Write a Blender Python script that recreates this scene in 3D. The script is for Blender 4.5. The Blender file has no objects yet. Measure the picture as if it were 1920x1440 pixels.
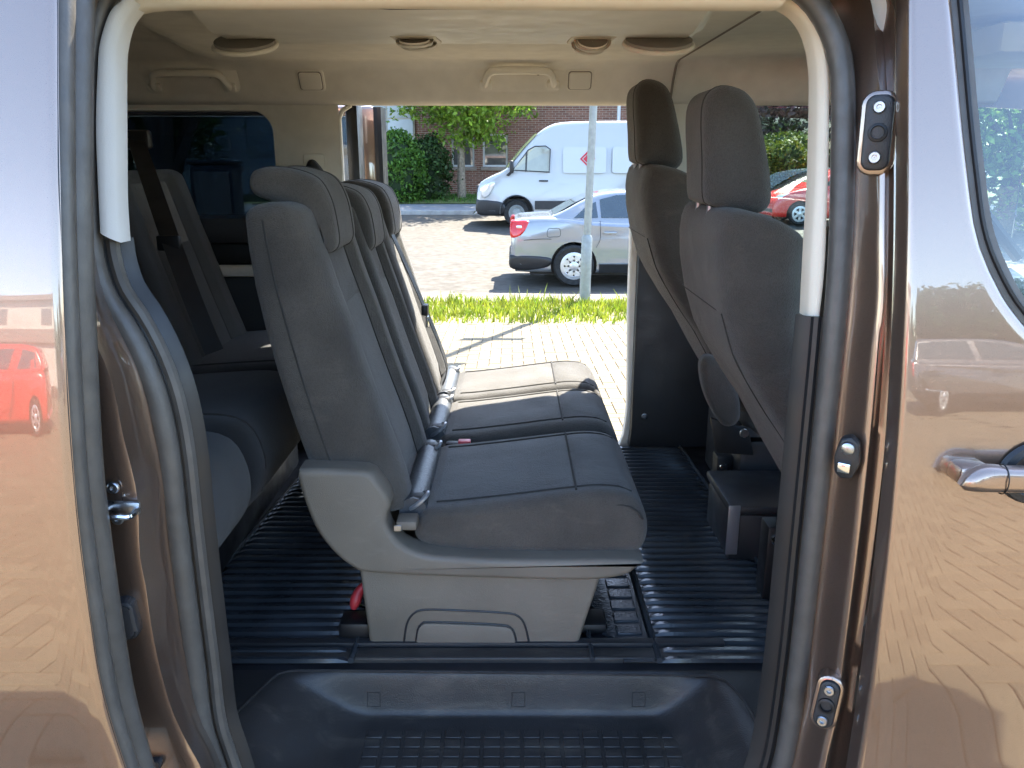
import bpy, bmesh, math, random
import numpy as np
from mathutils import Vector, Matrix
random.seed(7)
S = bpy.context.scene
COL = S.collection
R = math.radians

# ------------------------------------------------------------------ camera
FPX, CAMZ, TH = 1500.0, 1.55, math.atan(0.28)
cam_d = bpy.data.cameras.new('camera'); cam = bpy.data.objects.new('camera', cam_d); COL.objects.link(cam)
cam.location = (0, 0, CAMZ); cam.rotation_euler = (math.pi/2 - TH, 0, 0)
cam_d.sensor_width = 36; cam_d.lens = 36*FPX/1920; cam_d.clip_start = 0.05; cam_d.clip_end = 800
S.camera = cam
# ------------------------------------------------------------------ sky, sun, exposure
SUN_DIR = Vector((0.42, 0.92, 1.27)).normalized()          # towards the sun
elev = math.asin(SUN_DIR.z); azim = math.atan2(SUN_DIR.x, SUN_DIR.y)
W = bpy.data.worlds.new('World'); S.world = W; W.use_nodes = True
wn = W.node_tree.nodes; wl = W.node_tree.links
sky = wn.new('ShaderNodeTexSky'); sky.sky_type = 'NISHITA'; sky.sun_disc = False
sky.sun_elevation = elev; sky.sun_rotation = azim; sky.air_density = 1.0; sky.dust_density = 0.6; sky.ozone_density = 1.0
wl.new(sky.outputs[0], wn['Background'].inputs[0]); wn['Background'].inputs[1].default_value = 0.12
sun_d = bpy.data.lights.new('sun', 'SUN'); sun_d.energy = 3.4; sun_d.angle = R(0.53); sun_d.color = (1.0, 0.93, 0.80)
sun = bpy.data.objects.new('sun', sun_d); COL.objects.link(sun); sun.location = (10, 25, 40)
sun.rotation_euler = (-SUN_DIR).to_track_quat('-Z', 'Y').to_euler()
S.view_settings.view_transform = 'Standard'; S.view_settings.look = 'None'
S.view_settings.exposure = 2.95; S.view_settings.gamma = 1.0
S.cycles.max_bounces = 9; S.cycles.diffuse_bounces = 5; S.cycles.glossy_bounces = 4; S.cycles.use_adaptive_sampling = True; S.cycles.adaptive_threshold = 0.025
S.cycles.transparent_max_bounces = 16; S.cycles.use_denoising = True
S.cycles.caustics_reflective = False; S.cycles.caustics_refractive = False
S.cycles.sample_clamp_indirect = 6.0

# ------------------------------------------------------------------ helpers: points from the survey of the place
CT, ST = math.cos(TH), math.sin(TH)
def ray(u, v):
    a, b = (u-960)/FPX, (720-v)/FPX
    return Vector((a, CT + b*ST, -ST + b*CT))
def P(u, v, Y):
    d = ray(u, v); return Vector((0, 0, CAMZ)) + d*(Y/d.y)
def G(u, v, z):
    d = ray(u, v); return Vector((0, 0, CAMZ)) + d*((z-CAMZ)/d.z)
_gz = [(-400, 0), (3, 0), (12, -.35), (21, -.21), (25, -.02), (30, .15), (60, .35), (400, .6)]
def zg(y):
    for (a, za), (b, zb) in zip(_gz, _gz[1:]):
        if a <= y <= b: return za + (zb-za)*(y-a)/(b-a)
    return 0.
def GG(u, v):
    z = -.3
    for _ in range(12): p = G(u, v, z); z = .5*z + .5*zg(p.y)
    return p
_tilt = [(.2, 2), (.55, 5), (.70, 3.5), (.77, 0), (.83, -1.2), (.92, .6), (1.16, 3.4), (1.33, 6.5), (1.42, 10.5), (1.55, 14), (1.75, 17), (2.2, 18)]
def tilt(z):
    for (a, ta), (b, tb) in zip(_tilt, _tilt[1:]):
        if z <= b: return ta + (tb-ta)*max(0, (z-a))/(b-a)
    return 18
_lz = [.2]; _lv = [0.]
while _lz[-1] < 2.0:
    _lv.append(_lv[-1] + .01*math.tan(R(tilt(_lz[-1]+.005)))); _lz.append(_lz[-1]+.01)
_l8 = _lv[60]
def lean(z):
    i = min(max((z-.2)/.01, 0), len(_lv)-2.001); k = int(i); return _lv[k] + (_lv[k+1]-_lv[k])*(i-k) - _l8
def PL(u, v, Y0, f=1.0):
    Y = Y0
    for _ in range(4): p = P(u, v, Y); Y = Y0 + f*lean(p.z)
    return P(u, v, Y)

# ------------------------------------------------------------------ helpers: things, parts, meshes
ORIG = {}
def thing(name, label, cat, loc=(0, 0, 0), group=None):
    o = bpy.data.objects.new(name, None); COL.objects.link(o); o.location = loc
    o.empty_display_size = .1; o['label'] = label; o['category'] = cat
    if group: o['group'] = group
    ORIG[o.name] = Vector(loc); return o
def tag(o, label, cat, group=None):
    o['label'] = label; o['category'] = cat
    if group: o['group'] = group
    return o
def obj(name, verts, faces, mat, parent=None, smooth=True, label=None, kind=None, sharp=40):
    org = ORIG.get(parent.name, Vector((0, 0, 0))) if parent else Vector((0, 0, 0))
    me = bpy.data.meshes.new(name)
    me.from_pydata([(v[0]-org.x, v[1]-org.y, v[2]-org.z) for v in verts], [], [tuple(f) for f in faces])
    me.materials.append(M[mat] if isinstance(mat, str) else mat)
    if smooth:
        me.polygons.foreach_set('use_smooth', [True]*len(me.polygons))
        if sharp: me.set_sharp_from_angle(angle=R(sharp))
    me.update()
    o = bpy.data.objects.new(name, me); COL.objects.link(o)
    if parent: o.parent = parent; ORIG[o.name] = org
    if label: o['label'] = label
    if kind: o['kind'] = kind
    return o
class MB:
    """collects shapes of ONE piece"""
    def __init__(s): s.v = []; s.f = []
    def add(s, vf):
        n = len(s.v); s.v += [tuple(p) for p in vf[0]]; s.f += [tuple(i+n for i in f) for f in vf[1]]; return s
    def build(s, name, mat, parent=None, **k): return obj(name, s.v, s.f, mat, parent, **k)
def cr(pts, n, closed=False):
    """Catmull-Rom through pts, n samples spaced evenly along it"""
    p = [Vector(q) for q in pts]; m = len(p); out = []
    segs = m if closed else m-1
    for i in range(segs):
        g = (lambda j: p[j % m]) if closed else (lambda j: p[min(max(j, 0), m-1)])
        a, b, c, d = g(i-1), g(i), g(i+1), g(i+2)
        for k in range(14):
            t = k/14
            out.append(.5*((2*b) + (c-a)*t + (2*a-5*b+4*c-d)*t*t + (3*b-a-3*c+d)*t**3))
    out.append(p[0] if closed else p[-1])
    L = [0]
    for a, b in zip(out, out[1:]): L.append(L[-1] + (b-a).length)
    res = []; j = 0; N = n if closed else n-1
    for k in range(n):
        s = L[-1]*k/N
        while j < len(L)-2 and L[j+1] < s: j += 1
        d = L[j+1]-L[j]; t = 0 if d < 1e-9 else (s-L[j])/d
        res.append(out[j].lerp(out[j+1], min(max(t, 0), 1)))
    return res
def loft(rings, closed=False, cap0=False, cap1=False, loop=False):
    v = []; f = []; n = len(rings[0])
    for r in rings: v += [tuple(p) for p in r]
    m = len(rings)
    for i in range(m if loop else m-1):
        a = i*n; b = ((i+1) % m)*n
        for k in range(n if closed else n-1):
            l = (k+1) % n; f.append((a+k, a+l, b+l, b+k))
    if cap0: f.append(tuple(range(n-1, -1, -1)))
    if cap1: f.append(tuple((m-1)*n + k for k in range(n)))
    return v, f
def tube(pts, r, n=8, closed=False, caps=True, rz=None):
    pts = [Vector(p) for p in pts]; rings = []; m = len(pts); nrm = None
    for i, p in enumerate(pts):
        t = ((pts[(i+1) % m]-pts[i-1]) if closed else (pts[min(i+1, m-1)]-pts[max(i-1, 0)])).normalized()
        if nrm is None:
            up = Vector((0, 0, 1)) if abs(t.z) < .8 else Vector((0, 1, 0)); nrm = (up - t*up.dot(t)).normalized()
        else: nrm = (nrm - t*nrm.dot(t)).normalized()
        b = t.cross(nrm); rr = r[i] if isinstance(r, (list, tuple)) else r
        r2 = rr if rz is None else rr*rz
        rings.append([p + nrm*(rr*math.cos(a)) + b*(r2*math.sin(a)) for a in [2*math.pi*k/n for k in range(n)]])
    return loft(rings, True, caps and not closed, caps and not closed, loop=closed)
def box(x0, x1, y0, y1, z0, z1, b=0.0, seg=2):
    bm = bmesh.new(); bmesh.ops.create_cube(bm, size=1)
    for v in bm.verts: v.co = Vector((x0+(v.co.x+.5)*(x1-x0), y0+(v.co.y+.5)*(y1-y0), z0+(v.co.z+.5)*(z1-z0)))
    if b: bmesh.ops.bevel(bm, geom=bm.edges[:], offset=b, segments=seg, profile=.5, affect='EDGES')
    bm.verts.index_update()
    r = ([v.co.copy() for v in bm.verts], [[v.index for v in f.verts] for f in bm.faces]); bm.free(); return r
def xform(vf, m): return [m @ Vector(v) for v in vf[0]], vf[1]
def offs(prof, d):
    n = len(prof); out = []
    area = sum(prof[i][0]*prof[(i+1) % n][1]-prof[(i+1) % n][0]*prof[i][1] for i in range(n))
    sg = 1 if area > 0 else -1
    for i in range(n):
        a = Vector(prof[i-1]); b = Vector(prof[i]); c = Vector(prof[(i+1) % n])
        e = (b-a); g = (c-b)
        t = ((e.normalized() if e.length > 1e-9 else e) + (g.normalized() if g.length > 1e-9 else g))
        t = t.normalized() if t.length > 1e-6 else Vector((1, 0))
        nn = Vector((-t.y, t.x))*sg; out.append(b + nn*d)
    return out
def pillow(prof, y0, y1, r, n=60, k=5, smooth=True, crown=0., yfun=None, mids=3, conv=False):
    """a side profile (x,z) carried across from y0 to y1 with rounded edges"""
    pr = [Vector((p[0], p[1])) for p in (cr([(q[0], q[1], 0) for q in prof], n, True) if smooth else [(q[0], q[1], 0) for q in prof])]
    rings = []
    cache = {0.: pr}
    cxm, czm = (min(p.x for p in pr)+max(p.x for p in pr))/2, (min(p.y for p in pr)+max(p.y for p in pr))/2
    hwm, hhm = (max(p.x for p in pr)-min(p.x for p in pr))/2, (max(p.y for p in pr)-min(p.y for p in pr))/2
    def inset(ins):
        if conv: return [Vector((cxm+(p.x-cxm)*(1-ins/hwm), czm+(p.y-czm)*(1-ins/hhm))) for p in pr]
        q = pr; done = 0.
        while ins-done > 1e-6:
            s = min(r/8, ins-done); q = offs(q, s); done += s
            if smooth: q = [Vector(q[i])*.5+(Vector(q[i-1])+Vector(q[(i+1) % len(q)]))*.25 for i in range(len(q))]
        return q
    def ring(y, ins):
        q = inset(ins) if ins > 1e-6 else pr
        rings.append([Vector((p.x, yfun(p.x, p.y, y) if yfun else y, p.y)) for p in q])
    sg = 1 if y1 > y0 else -1
    if crown: ring(y0-crown*sg, r*2.2)
    for i in range(k+1):
        a = math.pi/2*i/k; ring(y0 + sg*r*(1-math.sin(a)) if False else y0+sg*r*(1-math.cos(a)), r*(1-math.sin(a)))
    for i in range(1, mids+1): ring(y0+sg*r + (y1-y0-2*sg*r)*i/(mids+1), 0)
    for i in range(k, -1, -1):
        a = math.pi/2*i/k; ring(y1 - sg*r*(1-math.cos(a)), r*(1-math.sin(a)))
    if crown: ring(y1+crown*sg, r*2.2)
    return loft(rings, True, True, True)
def slab(stations, n=30, e=.10, dedge=.45, dip=0.0, bw=.16, cap=.03, capb=.02):
    """a cushion lofted through stations (F, R, y0, y1): front and rear point (x,z) and the side limits"""
    def loopof(F, Rr, y0, y1, dp):
        F, Rr = Vector(F), Vector(Rr); th = (F-Rr).length; pts = []
        for i in range(n):
            t = i/(n-1); t = .5-.5*math.cos(math.pi*t)*(0.35+.65*abs(math.cos(math.pi*t))**.5) if 0 < i < n-1 else t
            q = min(min(t, 1-t)/e, 1); d = dedge+(1-dedge)*math.sqrt(max(0, 1-(1-q)**2))
            s = min(max((min(t, 1-t)-bw)/.07, 0), 1); s = s*s*(3-2*s)
            p = Rr + (F-Rr)*(d - dp*s/max(th, 1e-6)); pts.append(Vector((p.x, y0+(y1-y0)*t, p.y)))
        for i in range(n-1, -1, -1):
            t = i/(n-1); q = min(min(t, 1-t)/e, 1); d = (1-dedge)*.6*(1-math.sqrt(max(0, 1-(1-q)**2)))
            p = Rr+(F-Rr)*d; pts.append(Vector((p.x, y0+(y1-y0)*t, p.y)))
        return pts
    rings = []
    def capring(st, nx, h, order):
        F, Rr, y0, y1 = Vector(st[0]), Vector(st[1]), st[2], st[3]
        c = (F+Rr)/2; tdir = (c-(Vector(nx[0])+Vector(nx[1]))/2).normalized(); out = []
        for a in (22, 45, 68, 85):
            s = math.cos(R(a)); u = h*math.sin(R(a)); ym = (y0+y1)/2; hw = (y1-y0)/2 - h*.8*(1-s)
            out.append(loopof(c+(F-c)*(.25+.75*s)+tdir*u, c+(Rr-c)*(.25+.75*s)+tdir*u, ym-hw, ym+hw, dip*s*.3))
        return out if order else out[::-1]
    rings += capring(stations[0], stations[1], capb, False)
    for st in stations: rings.append(loopof(st[0], st[1], st[2], st[3], dip))
    rings += capring(stations[-1], stations[-2], cap, True)
    return loft(rings, True, True, True)
def lathe(prof, n=24, axis='y'):
    """prof: (radius, along axis)"""
    rings = []
    for k in range(n):
        a = 2*math.pi*k/n; c, s = math.cos(a), math.sin(a)
        rings.append([Vector((r*c, h, r*s)) if axis == 'y' else Vector((r*c, r*s, h)) for r, h in prof])
    return loft(rings, False, loop=True)
def prism(prof, y0, y1, b=0., seg=2, axis='y'):
    """straight extrusion of a polygon (x,z), edges bevelled"""
    bm = bmesh.new(); vs = [bm.verts.new((p[0], y0, p[1])) for p in prof]
    f = bm.faces.new(vs); r = bmesh.ops.extrude_face_region(bm, geom=[f])
    for v in [g for g in r['geom'] if isinstance(g, bmesh.types.BMVert)]: v.co.y = y1
    bmesh.ops.recalc_face_normals(bm, faces=bm.faces[:])
    if b: bmesh.ops.bevel(bm, geom=bm.edges[:], offset=b, segments=seg, profile=.5, affect='EDGES')
    bm.verts.index_update()
    o = ([v.co.copy() for v in bm.verts], [[v.index for v in f.verts] for f in bm.faces]); bm.free(); return o
def rrect(x0, x1, z0, z1, r, k=4):
    out = []
    for cx, cz, a0 in ((x1-r, z1-r, 0), (x0+r, z1-r, 90), (x0+r, z0+r, 180), (x1-r, z0+r, 270)):
        for i in range(k+1):
            a = R(a0+90*i/k); out.append((cx+r*math.cos(a), cz+r*math.sin(a)))
    return out
def sstep(a, b, x):
    t = min(max((x-a)/(b-a), 0), 1); return t*t*(3-2*t)
def interp(tab, x):
    if x <= tab[0][0]: return tab[0][1]
    for (a, ya), (b, yb) in zip(tab, tab[1:]):
        if x <= b: return ya+(yb-ya)*(x-a)/(b-a)
    return tab[-1][1]
def copy_tree(o, parent=None):
    c = o.copy(); COL.objects.link(c); c.parent = parent
    for ch in o.children: copy_tree(ch, c)
    return c

# ------------------------------------------------------------------ materials
M = {}
def mat(name, col, rough=.5, metal=0., coat=0., var=.12, scale=8., bump=0., bscale=200., spec=.5, col2=None, sheen=0., coatrough=.03, trans=0., detail=5, island=0.):
    m = bpy.data.materials.new(name); m.use_nodes = True; nt = m.node_tree; N = nt.nodes; L = nt.links
    b = N['Principled BSDF']
    b.inputs['Roughness'].default_value = rough; b.inputs['Metallic'].default_value = metal
    b.inputs['Specular IOR Level'].default_value = spec
    b.inputs['Coat Weight'].default_value = coat; b.inputs['Coat Roughness'].default_value = coatrough
    if sheen: b.inputs['Sheen Weight'].default_value = sheen; b.inputs['Sheen Roughness'].default_value = .6
    tc = N.new('ShaderNodeTexCoord')
    nz = N.new('ShaderNodeTexNoise'); nz.inputs['Scale'].default_value = scale; nz.inputs['Detail'].default_value = detail
    L.new(tc.outputs['Object'], nz.inputs['Vector'])
    rp = N.new('ShaderNodeValToRGB')
    c2 = col2 or tuple(min(1, c*(1+var)) for c in col); c1 = tuple(c*(1-var) for c in col) if not col2 else col
    rp.color_ramp.elements[0].position = .32; rp.color_ramp.elements[1].position = .68
    rp.color_ramp.elements[0].color = (*c1, 1); rp.color_ramp.elements[1].color = (*c2, 1)
    L.new(nz.outputs['Fac'], rp.inputs['Fac']); L.new(rp.outputs['Color'], b.inputs['Base Color'])
    if rough > .1:
        n3 = N.new('ShaderNodeTexNoise'); n3.inputs['Scale'].default_value = scale*1.7+3; n3.inputs['Detail'].default_value = 6; L.new(tc.outputs['Object'], n3.inputs['Vector'])
        mr = N.new('ShaderNodeMapRange'); mr.inputs[1].default_value = .3; mr.inputs[2].default_value = .7; mr.inputs[3].default_value = rough*.78; mr.inputs[4].default_value = min(1, rough*1.25)
        L.new(n3.outputs['Fac'], mr.inputs[0]); L.new(mr.outputs[0], b.inputs['Roughness'])
    out = rp.outputs['Color']
    if island:
        gi = N.new('ShaderNodeNewGeometry'); mi = N.new('ShaderNodeMapRange'); mi.inputs[3].default_value = 1-island; mi.inputs[4].default_value = 1+island
        L.new(gi.outputs['Random Per Island'], mi.inputs[0]); vi = N.new('ShaderNodeVectorMath'); vi.operation = 'SCALE'
        L.new(rp.outputs['Color'], vi.inputs[0]); L.new(mi.outputs[0], vi.inputs['Scale']); out = vi.outputs[0]; L.new(out, b.inputs['Base Color'])
    if bump:
        n2 = N.new('ShaderNodeTexNoise'); n2.inputs['Scale'].default_value = bscale; n2.inputs['Detail'].default_value = 3
        L.new(tc.outputs['Object'], n2.inputs['Vector'])
        bp = N.new('ShaderNodeBump'); bp.inputs['Strength'].default_value = bump; bp.inputs['Distance'].default_value = .002
        L.new(n2.outputs['Fac'], bp.inputs['Height']); L.new(bp.outputs['Normal'], b.inputs['Normal'])
    if trans:
        tr = N.new('ShaderNodeBsdfTranslucent'); mx = N.new('ShaderNodeMixShader'); mx.inputs[0].default_value = trans
        L.new(out, tr.inputs['Color']); L.new(b.outputs[0], mx.inputs[1]); L.new(tr.outputs[0], mx.inputs[2])
        L.new(mx.outputs[0], N['Material Output'].inputs['Surface'])
    M[name] = m; return m
def glass(name, col, refl=.08, rough=.0):
    m = bpy.data.materials.new(name); m.use_nodes = True; nt = m.node_tree; N = nt.nodes; L = nt.links
    N.remove(N['Principled BSDF'])
    t = N.new('ShaderNodeBsdfTransparent'); t.inputs[0].default_value = (*col, 1)
    g = N.new('ShaderNodeBsdfGlossy'); g.inputs['Roughness'].default_value = rough
    lw = N.new('ShaderNodeFresnel'); lw.inputs[0].default_value = 1.5
    ad = N.new('ShaderNodeMath'); ad.operation = 'ADD'; ad.inputs[1].default_value = refl; ad.use_clamp = True
    mx = N.new('ShaderNodeMixShader'); L.new(lw.outputs[0], ad.inputs[0]); L.new(ad.outputs[0], mx.inputs[0])
    L.new(t.outputs[0], mx.inputs[1]); L.new(g.outputs[0], mx.inputs[2]); L.new(mx.outputs[0], N['Material Output'].inputs['Surface'])
    M[name] = m; return m
def weave(name, col, col2, sc=900., rough=.9, wear=None, wscale=3.):
    """woven cloth: fine thread pattern in colour and relief, cloudy wear"""
    m = mat(name, col, rough, var=.1, scale=wscale, sheen=.2, spec=.3, col2=col2); nt = m.node_tree; N = nt.nodes; L = nt.links
    b = N['Principled BSDF']; tc = [n for n in N if n.type == 'TEX_COORD'][0]
    vo = N.new('ShaderNodeTexVoronoi'); vo.inputs['Scale'].default_value = sc; L.new(tc.outputs['Object'], vo.inputs['Vector'])
    rp = [n for n in N if n.type == 'VALTORGB'][0]
    mx = N.new('ShaderNodeMixRGB'); mx.blend_type = 'MULTIPLY'; mx.inputs[0].default_value = .55
    r2 = N.new('ShaderNodeValToRGB'); r2.color_ramp.elements[0].color = (1.25, 1.25, 1.25, 1); r2.color_ramp.elements[1].color = (.55, .55, .55, 1)
    r2.color_ramp.elements[1].position = .8
    L.new(vo.outputs['Distance'], r2.inputs['Fac']); L.new(rp.outputs['Color'], mx.inputs[1]); L.new(r2.outputs['Color'], mx.inputs[2])
    L.new(mx.outputs[0], b.inputs['Base Color'])
    n2 = N.new('ShaderNodeTexNoise'); n2.inputs['Scale'].default_value = 13; n2.inputs['Detail'].default_value = 8; n2.inputs['Distortion'].default_value = .8; L.new(tc.outputs['Object'], n2.inputs['Vector'])
    ad = N.new('ShaderNodeMath'); ad.operation = 'MULTIPLY_ADD'; ad.inputs[1].default_value = .35
    L.new(vo.outputs['Distance'], ad.inputs[0]); L.new(n2.outputs['Fac'], ad.inputs[2])
    bp = N.new('ShaderNodeBump'); bp.inputs['Strength'].default_value = .6; bp.inputs['Distance'].default_value = .006
    L.new(ad.outputs[0], bp.inputs['Height']); L.new(bp.outputs['Normal'], b.inputs['Normal'])
    return m
mat('paint', (.295, .200, .148), .33, metal=.85, coat=1.0, var=.04, scale=900, coatrough=.012)
M['paint'].node_tree.nodes['Principled BSDF'].inputs['Coat IOR'].default_value = 2.0
mat('rubber', (.085, .078, .07), .42, var=.15, scale=30, bump=.15, bscale=300)
mat('rubber_black', (.012, .012, .013), .45)
mat('headliner', (.87, .83, .755), .92, var=.04, scale=20, bump=.25, bscale=700, spec=.2)
mat('beige_plastic', (.86, .82, .74), .5, var=.04, scale=12, bump=.15, bscale=500)
mat('pale_trim', (.66, .65, .62), .55, var=.03, bump=.15, bscale=400)
mat('cream_trim', (.74, .66, .53), .55, var=.03, bump=.15, bscale=400)
weave('fabric', (.054, .050, .045), (.080, .074, .066), sc=420)
weave('fabric_side', (.058, .050, .042), (.098, .085, .071), sc=480, wscale=7)
weave('fabric_insert', (.078, .072, .064), (.106, .098, .087), sc=380)
weave('fabric_shaded', (.013, .013, .0138), (.020, .020, .021))  # seat cloth darkened: the dimness of the rear cabin is in the colour
mat('seam', (.030, .028, .026), .9)
mat('grey_plastic', (.170, .147, .118), .55, var=.12, scale=5, bump=.35, bscale=500)
mat('dark_plastic', (.022, .023, .026), .45, var=.15, bump=.3, bscale=450)
mat('step_plastic', (.028, .027, .027), .42, var=.2, scale=6, bump=.4, bscale=380)
mat('mat_rubber', (.034, .040, .047), .2, var=.3, scale=5, bump=.25, bscale=150)
mat('floor_black', (.012, .013, .017), .5, var=.3, scale=9, bump=.3, bscale=300)
mat('black', (.006, .006, .007), .5)
mat('belt', (.016, .016, .018), .55, bump=.5, bscale=800)
mat('chrome', (.75, .76, .78), .16, metal=1, var=.04)
mat('grey_metal', (.42, .43, .45), .32, metal=1, var=.1, scale=40)
mat('buckle_red', (.62, .05, .06), .35)
mat('white_paint', (.44, .45, .46), .1, coat=.4, var=.01, scale=2)
mat('silver_paint', (.30, .32, .35), .2, metal=.35, coat=.8, var=.02, scale=3)
mat('red_paint', (.62, .025, .02), .25, coat=.8, var=.03)
mat('tyre', (.018, .018, .018), .8, var=.2)
mat('alloy', (.62, .63, .64), .35, metal=.6, var=.04)
mat('lamp_red', (.62, .02, .02), .15, coat=.6)
mat('lamp_clear', (.72, .74, .76), .1, metal=.4, coat=1)
mat('logo_red', (.55, .015, .045), .4)
mat('galv', (.27, .29, .29), .5, metal=.35, var=.12, scale=14)
mat('white_wall', (.55, .58, .60), .7, var=.05, scale=3)
mat('pale_wall', (.62, .57, .49), .85, var=.1, scale=1.2)
mat('roof_band', (.26, .22, .19), .8, var=.12)
mat('vent_grey', (.30, .285, .26), .6)
mat('win_frame', (.34, .31, .28), .5)
mat('bark', (.16, .12, .085), .9, var=.35, scale=14, bump=.8, bscale=30)
mat('bark_pale', (.30, .25, .19), .9, var=.3, scale=14, bump=.6, bscale=40)
mat('bark_dark', (.05, .04, .032), .9, var=.35, scale=14)
mat('leaf', (.13, .25, .028), .5, col2=(.27, .39, .05), scale=2.2, trans=.42, island=.45)
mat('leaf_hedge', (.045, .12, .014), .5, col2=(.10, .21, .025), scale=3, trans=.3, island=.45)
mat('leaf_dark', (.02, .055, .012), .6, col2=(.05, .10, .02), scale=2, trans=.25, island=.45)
mat('leaf_purple', (.05, .022, .028), .5, col2=(.15, .085, .085), scale=3, trans=.25, island=.45)
mat('leaf_yellow', (.05, .085, .008), .6, col2=(.16, .17, .015), scale=6, trans=.25, island=.45)
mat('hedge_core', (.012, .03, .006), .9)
mat('grass', (.12, .20, .012), .7, col2=(.30, .32, .03), scale=5, trans=.35, island=.45)
mat('soil', (.20, .17, .09), .95, var=.3, scale=10, bump=.6, bscale=60)
mat('verge', (.07, .12, .02), .95, col2=(.20, .19, .07), scale=4, bump=.6, bscale=60)
mat('asphalt', (.062, .053, .041), .9, var=.14, scale=2.5, bump=.5, bscale=90, detail=8)
mat('pink_gravel', (.10, .082, .068), .95, col2=(.18, .15, .125), scale=14, bump=.8, bscale=60)
mat('kerb', (.33, .32, .30), .85, var=.15, scale=6)
mat('sidewalk', (.20, .20, .205), .9, var=.12, scale=5)
mat('joint_sand', (.05, .042, .03), .95, var=.3, scale=20)
mat('win_glass', (.10, .10, .10), .03, coat=1.0, spec=1.0)
mat('car_glass', (.03, .045, .05), .04, coat=1, spec=.9)
mat('rear_glass', (.16, .18, .15), .06, coat=1, spec=.9)
mat('van_glass', (.115, .12, .095), .08, coat=1, spec=.8)
mat('pale_glass', (.26, .29, .20), .06, coat=1, spec=.9)
glass('clear_glass', (.80, .88, .88), .02)
glass('cab_glass', (.80, .92, .93), .10)
glass('tint_glass', (.36, .41, .45), .0)
def mat_pavers():
    m = mat('paver', (.172, .136, .082), .9, var=.10, scale=45, bump=.5, bscale=160); nt = m.node_tree; N = nt.nodes; L = nt.links
    b = N['Principled BSDF']; rp = [n for n in N if n.type == 'VALTORGB'][0]
    g = N.new('ShaderNodeNewGeometry'); oi = N.new('ShaderNodeObjectInfo'); ad = N.new('ShaderNodeMath'); ad.operation = 'ADD'
    fr = N.new('ShaderNodeMath'); fr.operation = 'FRACT'; mr = N.new('ShaderNodeMapRange'); mr.inputs[3].default_value = .80; mr.inputs[4].default_value = 1.14
    L.new(g.outputs['Random Per Island'], ad.inputs[0]); L.new(oi.outputs['Random'], ad.inputs[1]); L.new(ad.outputs[0], fr.inputs[0]); L.new(fr.outputs[0], mr.inputs[0])
    vm = N.new('ShaderNodeVectorMath'); vm.operation = 'SCALE'; L.new(rp.outputs['Color'], vm.inputs[0]); L.new(mr.outputs[0], vm.inputs['Scale'])
    L.new(vm.outputs[0], b.inputs['Base Color'])
mat_pavers()
def mat_brick(name='brick_wall', c1=(.15, .062, .045), c2=(.23, .10, .07), mortar=(.34, .29, .24), sc=1.0):
    m = mat(name, c1, .9); nt = m.node_tree; N = nt.nodes; L = nt.links; b = N['Principled BSDF']
    tc = [n for n in N if n.type == 'TEX_COORD'][0]; mp = N.new('ShaderNodeMapping'); mp.inputs['Rotation'].default_value = (R(90), 0, 0)
    br = N.new('ShaderNodeTexBrick'); br.inputs['Scale'].default_value = sc; br.inputs['Brick Width'].default_value = .25; br.inputs['Row Height'].default_value = .077
    br.inputs['Mortar Size'].default_value = .008; br.inputs['Color1'].default_value = (*c1, 1); br.inputs['Color2'].default_value = (*c2, 1); br.inputs['Mortar'].default_value = (*mortar, 1)
    L.new(tc.outputs['Object'], mp.inputs[0]); L.new(mp.outputs[0], br.inputs[0]); L.new(br.outputs['Color'], b.inputs['Base Color'])
mat_brick()

def scuff(name, col, amount=.5, sc=(14., 14., 14.), lo=.56, hi=.74):
    """pale dusty marks with a shape of their own, laid over the base colour"""
    nt = M[name].node_tree; N = nt.nodes; L = nt.links; b = N['Principled BSDF']; lk = b.inputs['Base Color'].links[0]; src = lk.from_socket
    tc = [n for n in N if n.type == 'TEX_COORD'][0]; mp = N.new('ShaderNodeMapping'); mp.inputs['Scale'].default_value = sc; L.new(tc.outputs['Object'], mp.inputs[0])
    nz = N.new('ShaderNodeTexNoise'); nz.inputs['Scale'].default_value = 1; nz.inputs['Detail'].default_value = 9; nz.inputs['Roughness'].default_value = .68; nz.inputs['Distortion'].default_value = .6
    L.new(mp.outputs[0], nz.inputs['Vector']); mr = N.new('ShaderNodeMapRange'); mr.inputs[1].default_value = lo; mr.inputs[2].default_value = hi; mr.inputs[4].default_value = amount
    L.new(nz.outputs['Fac'], mr.inputs[0]); mx = N.new('ShaderNodeMixRGB'); mx.inputs[2].default_value = (*col, 1)
    L.new(mr.outputs[0], mx.inputs[0]); L.new(src, mx.inputs[1]); L.new(mx.outputs[0], b.inputs['Base Color'])
scuff('fabric_side', (.20, .17, .13), .22, (9, 9, 22)); scuff('fabric', (.15, .14, .12), .25, (12, 30, 12)); scuff('step_plastic', (.16, .14, .11), .35, (7, 22, 22), .52, .78)
scuff('grey_plastic', (.26, .23, .19), .35, (10, 10, 30)); scuff('mat_rubber', (.10, .09, .075), .30, (9, 16, 9), .55, .8); scuff('rubber', (.20, .18, .15), .3, (25, 25, 9), .55, .8)
scuff('asphalt', (.095, .078, .055), .6, (.8, 2.5, 1)); scuff('paver', (.11, .085, .05), .5, (1.3, 1.3, 1.3), .5, .7); scuff('headliner', (.70, .64, .54), .4, (3, 5, 5), .5, .8)

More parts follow.
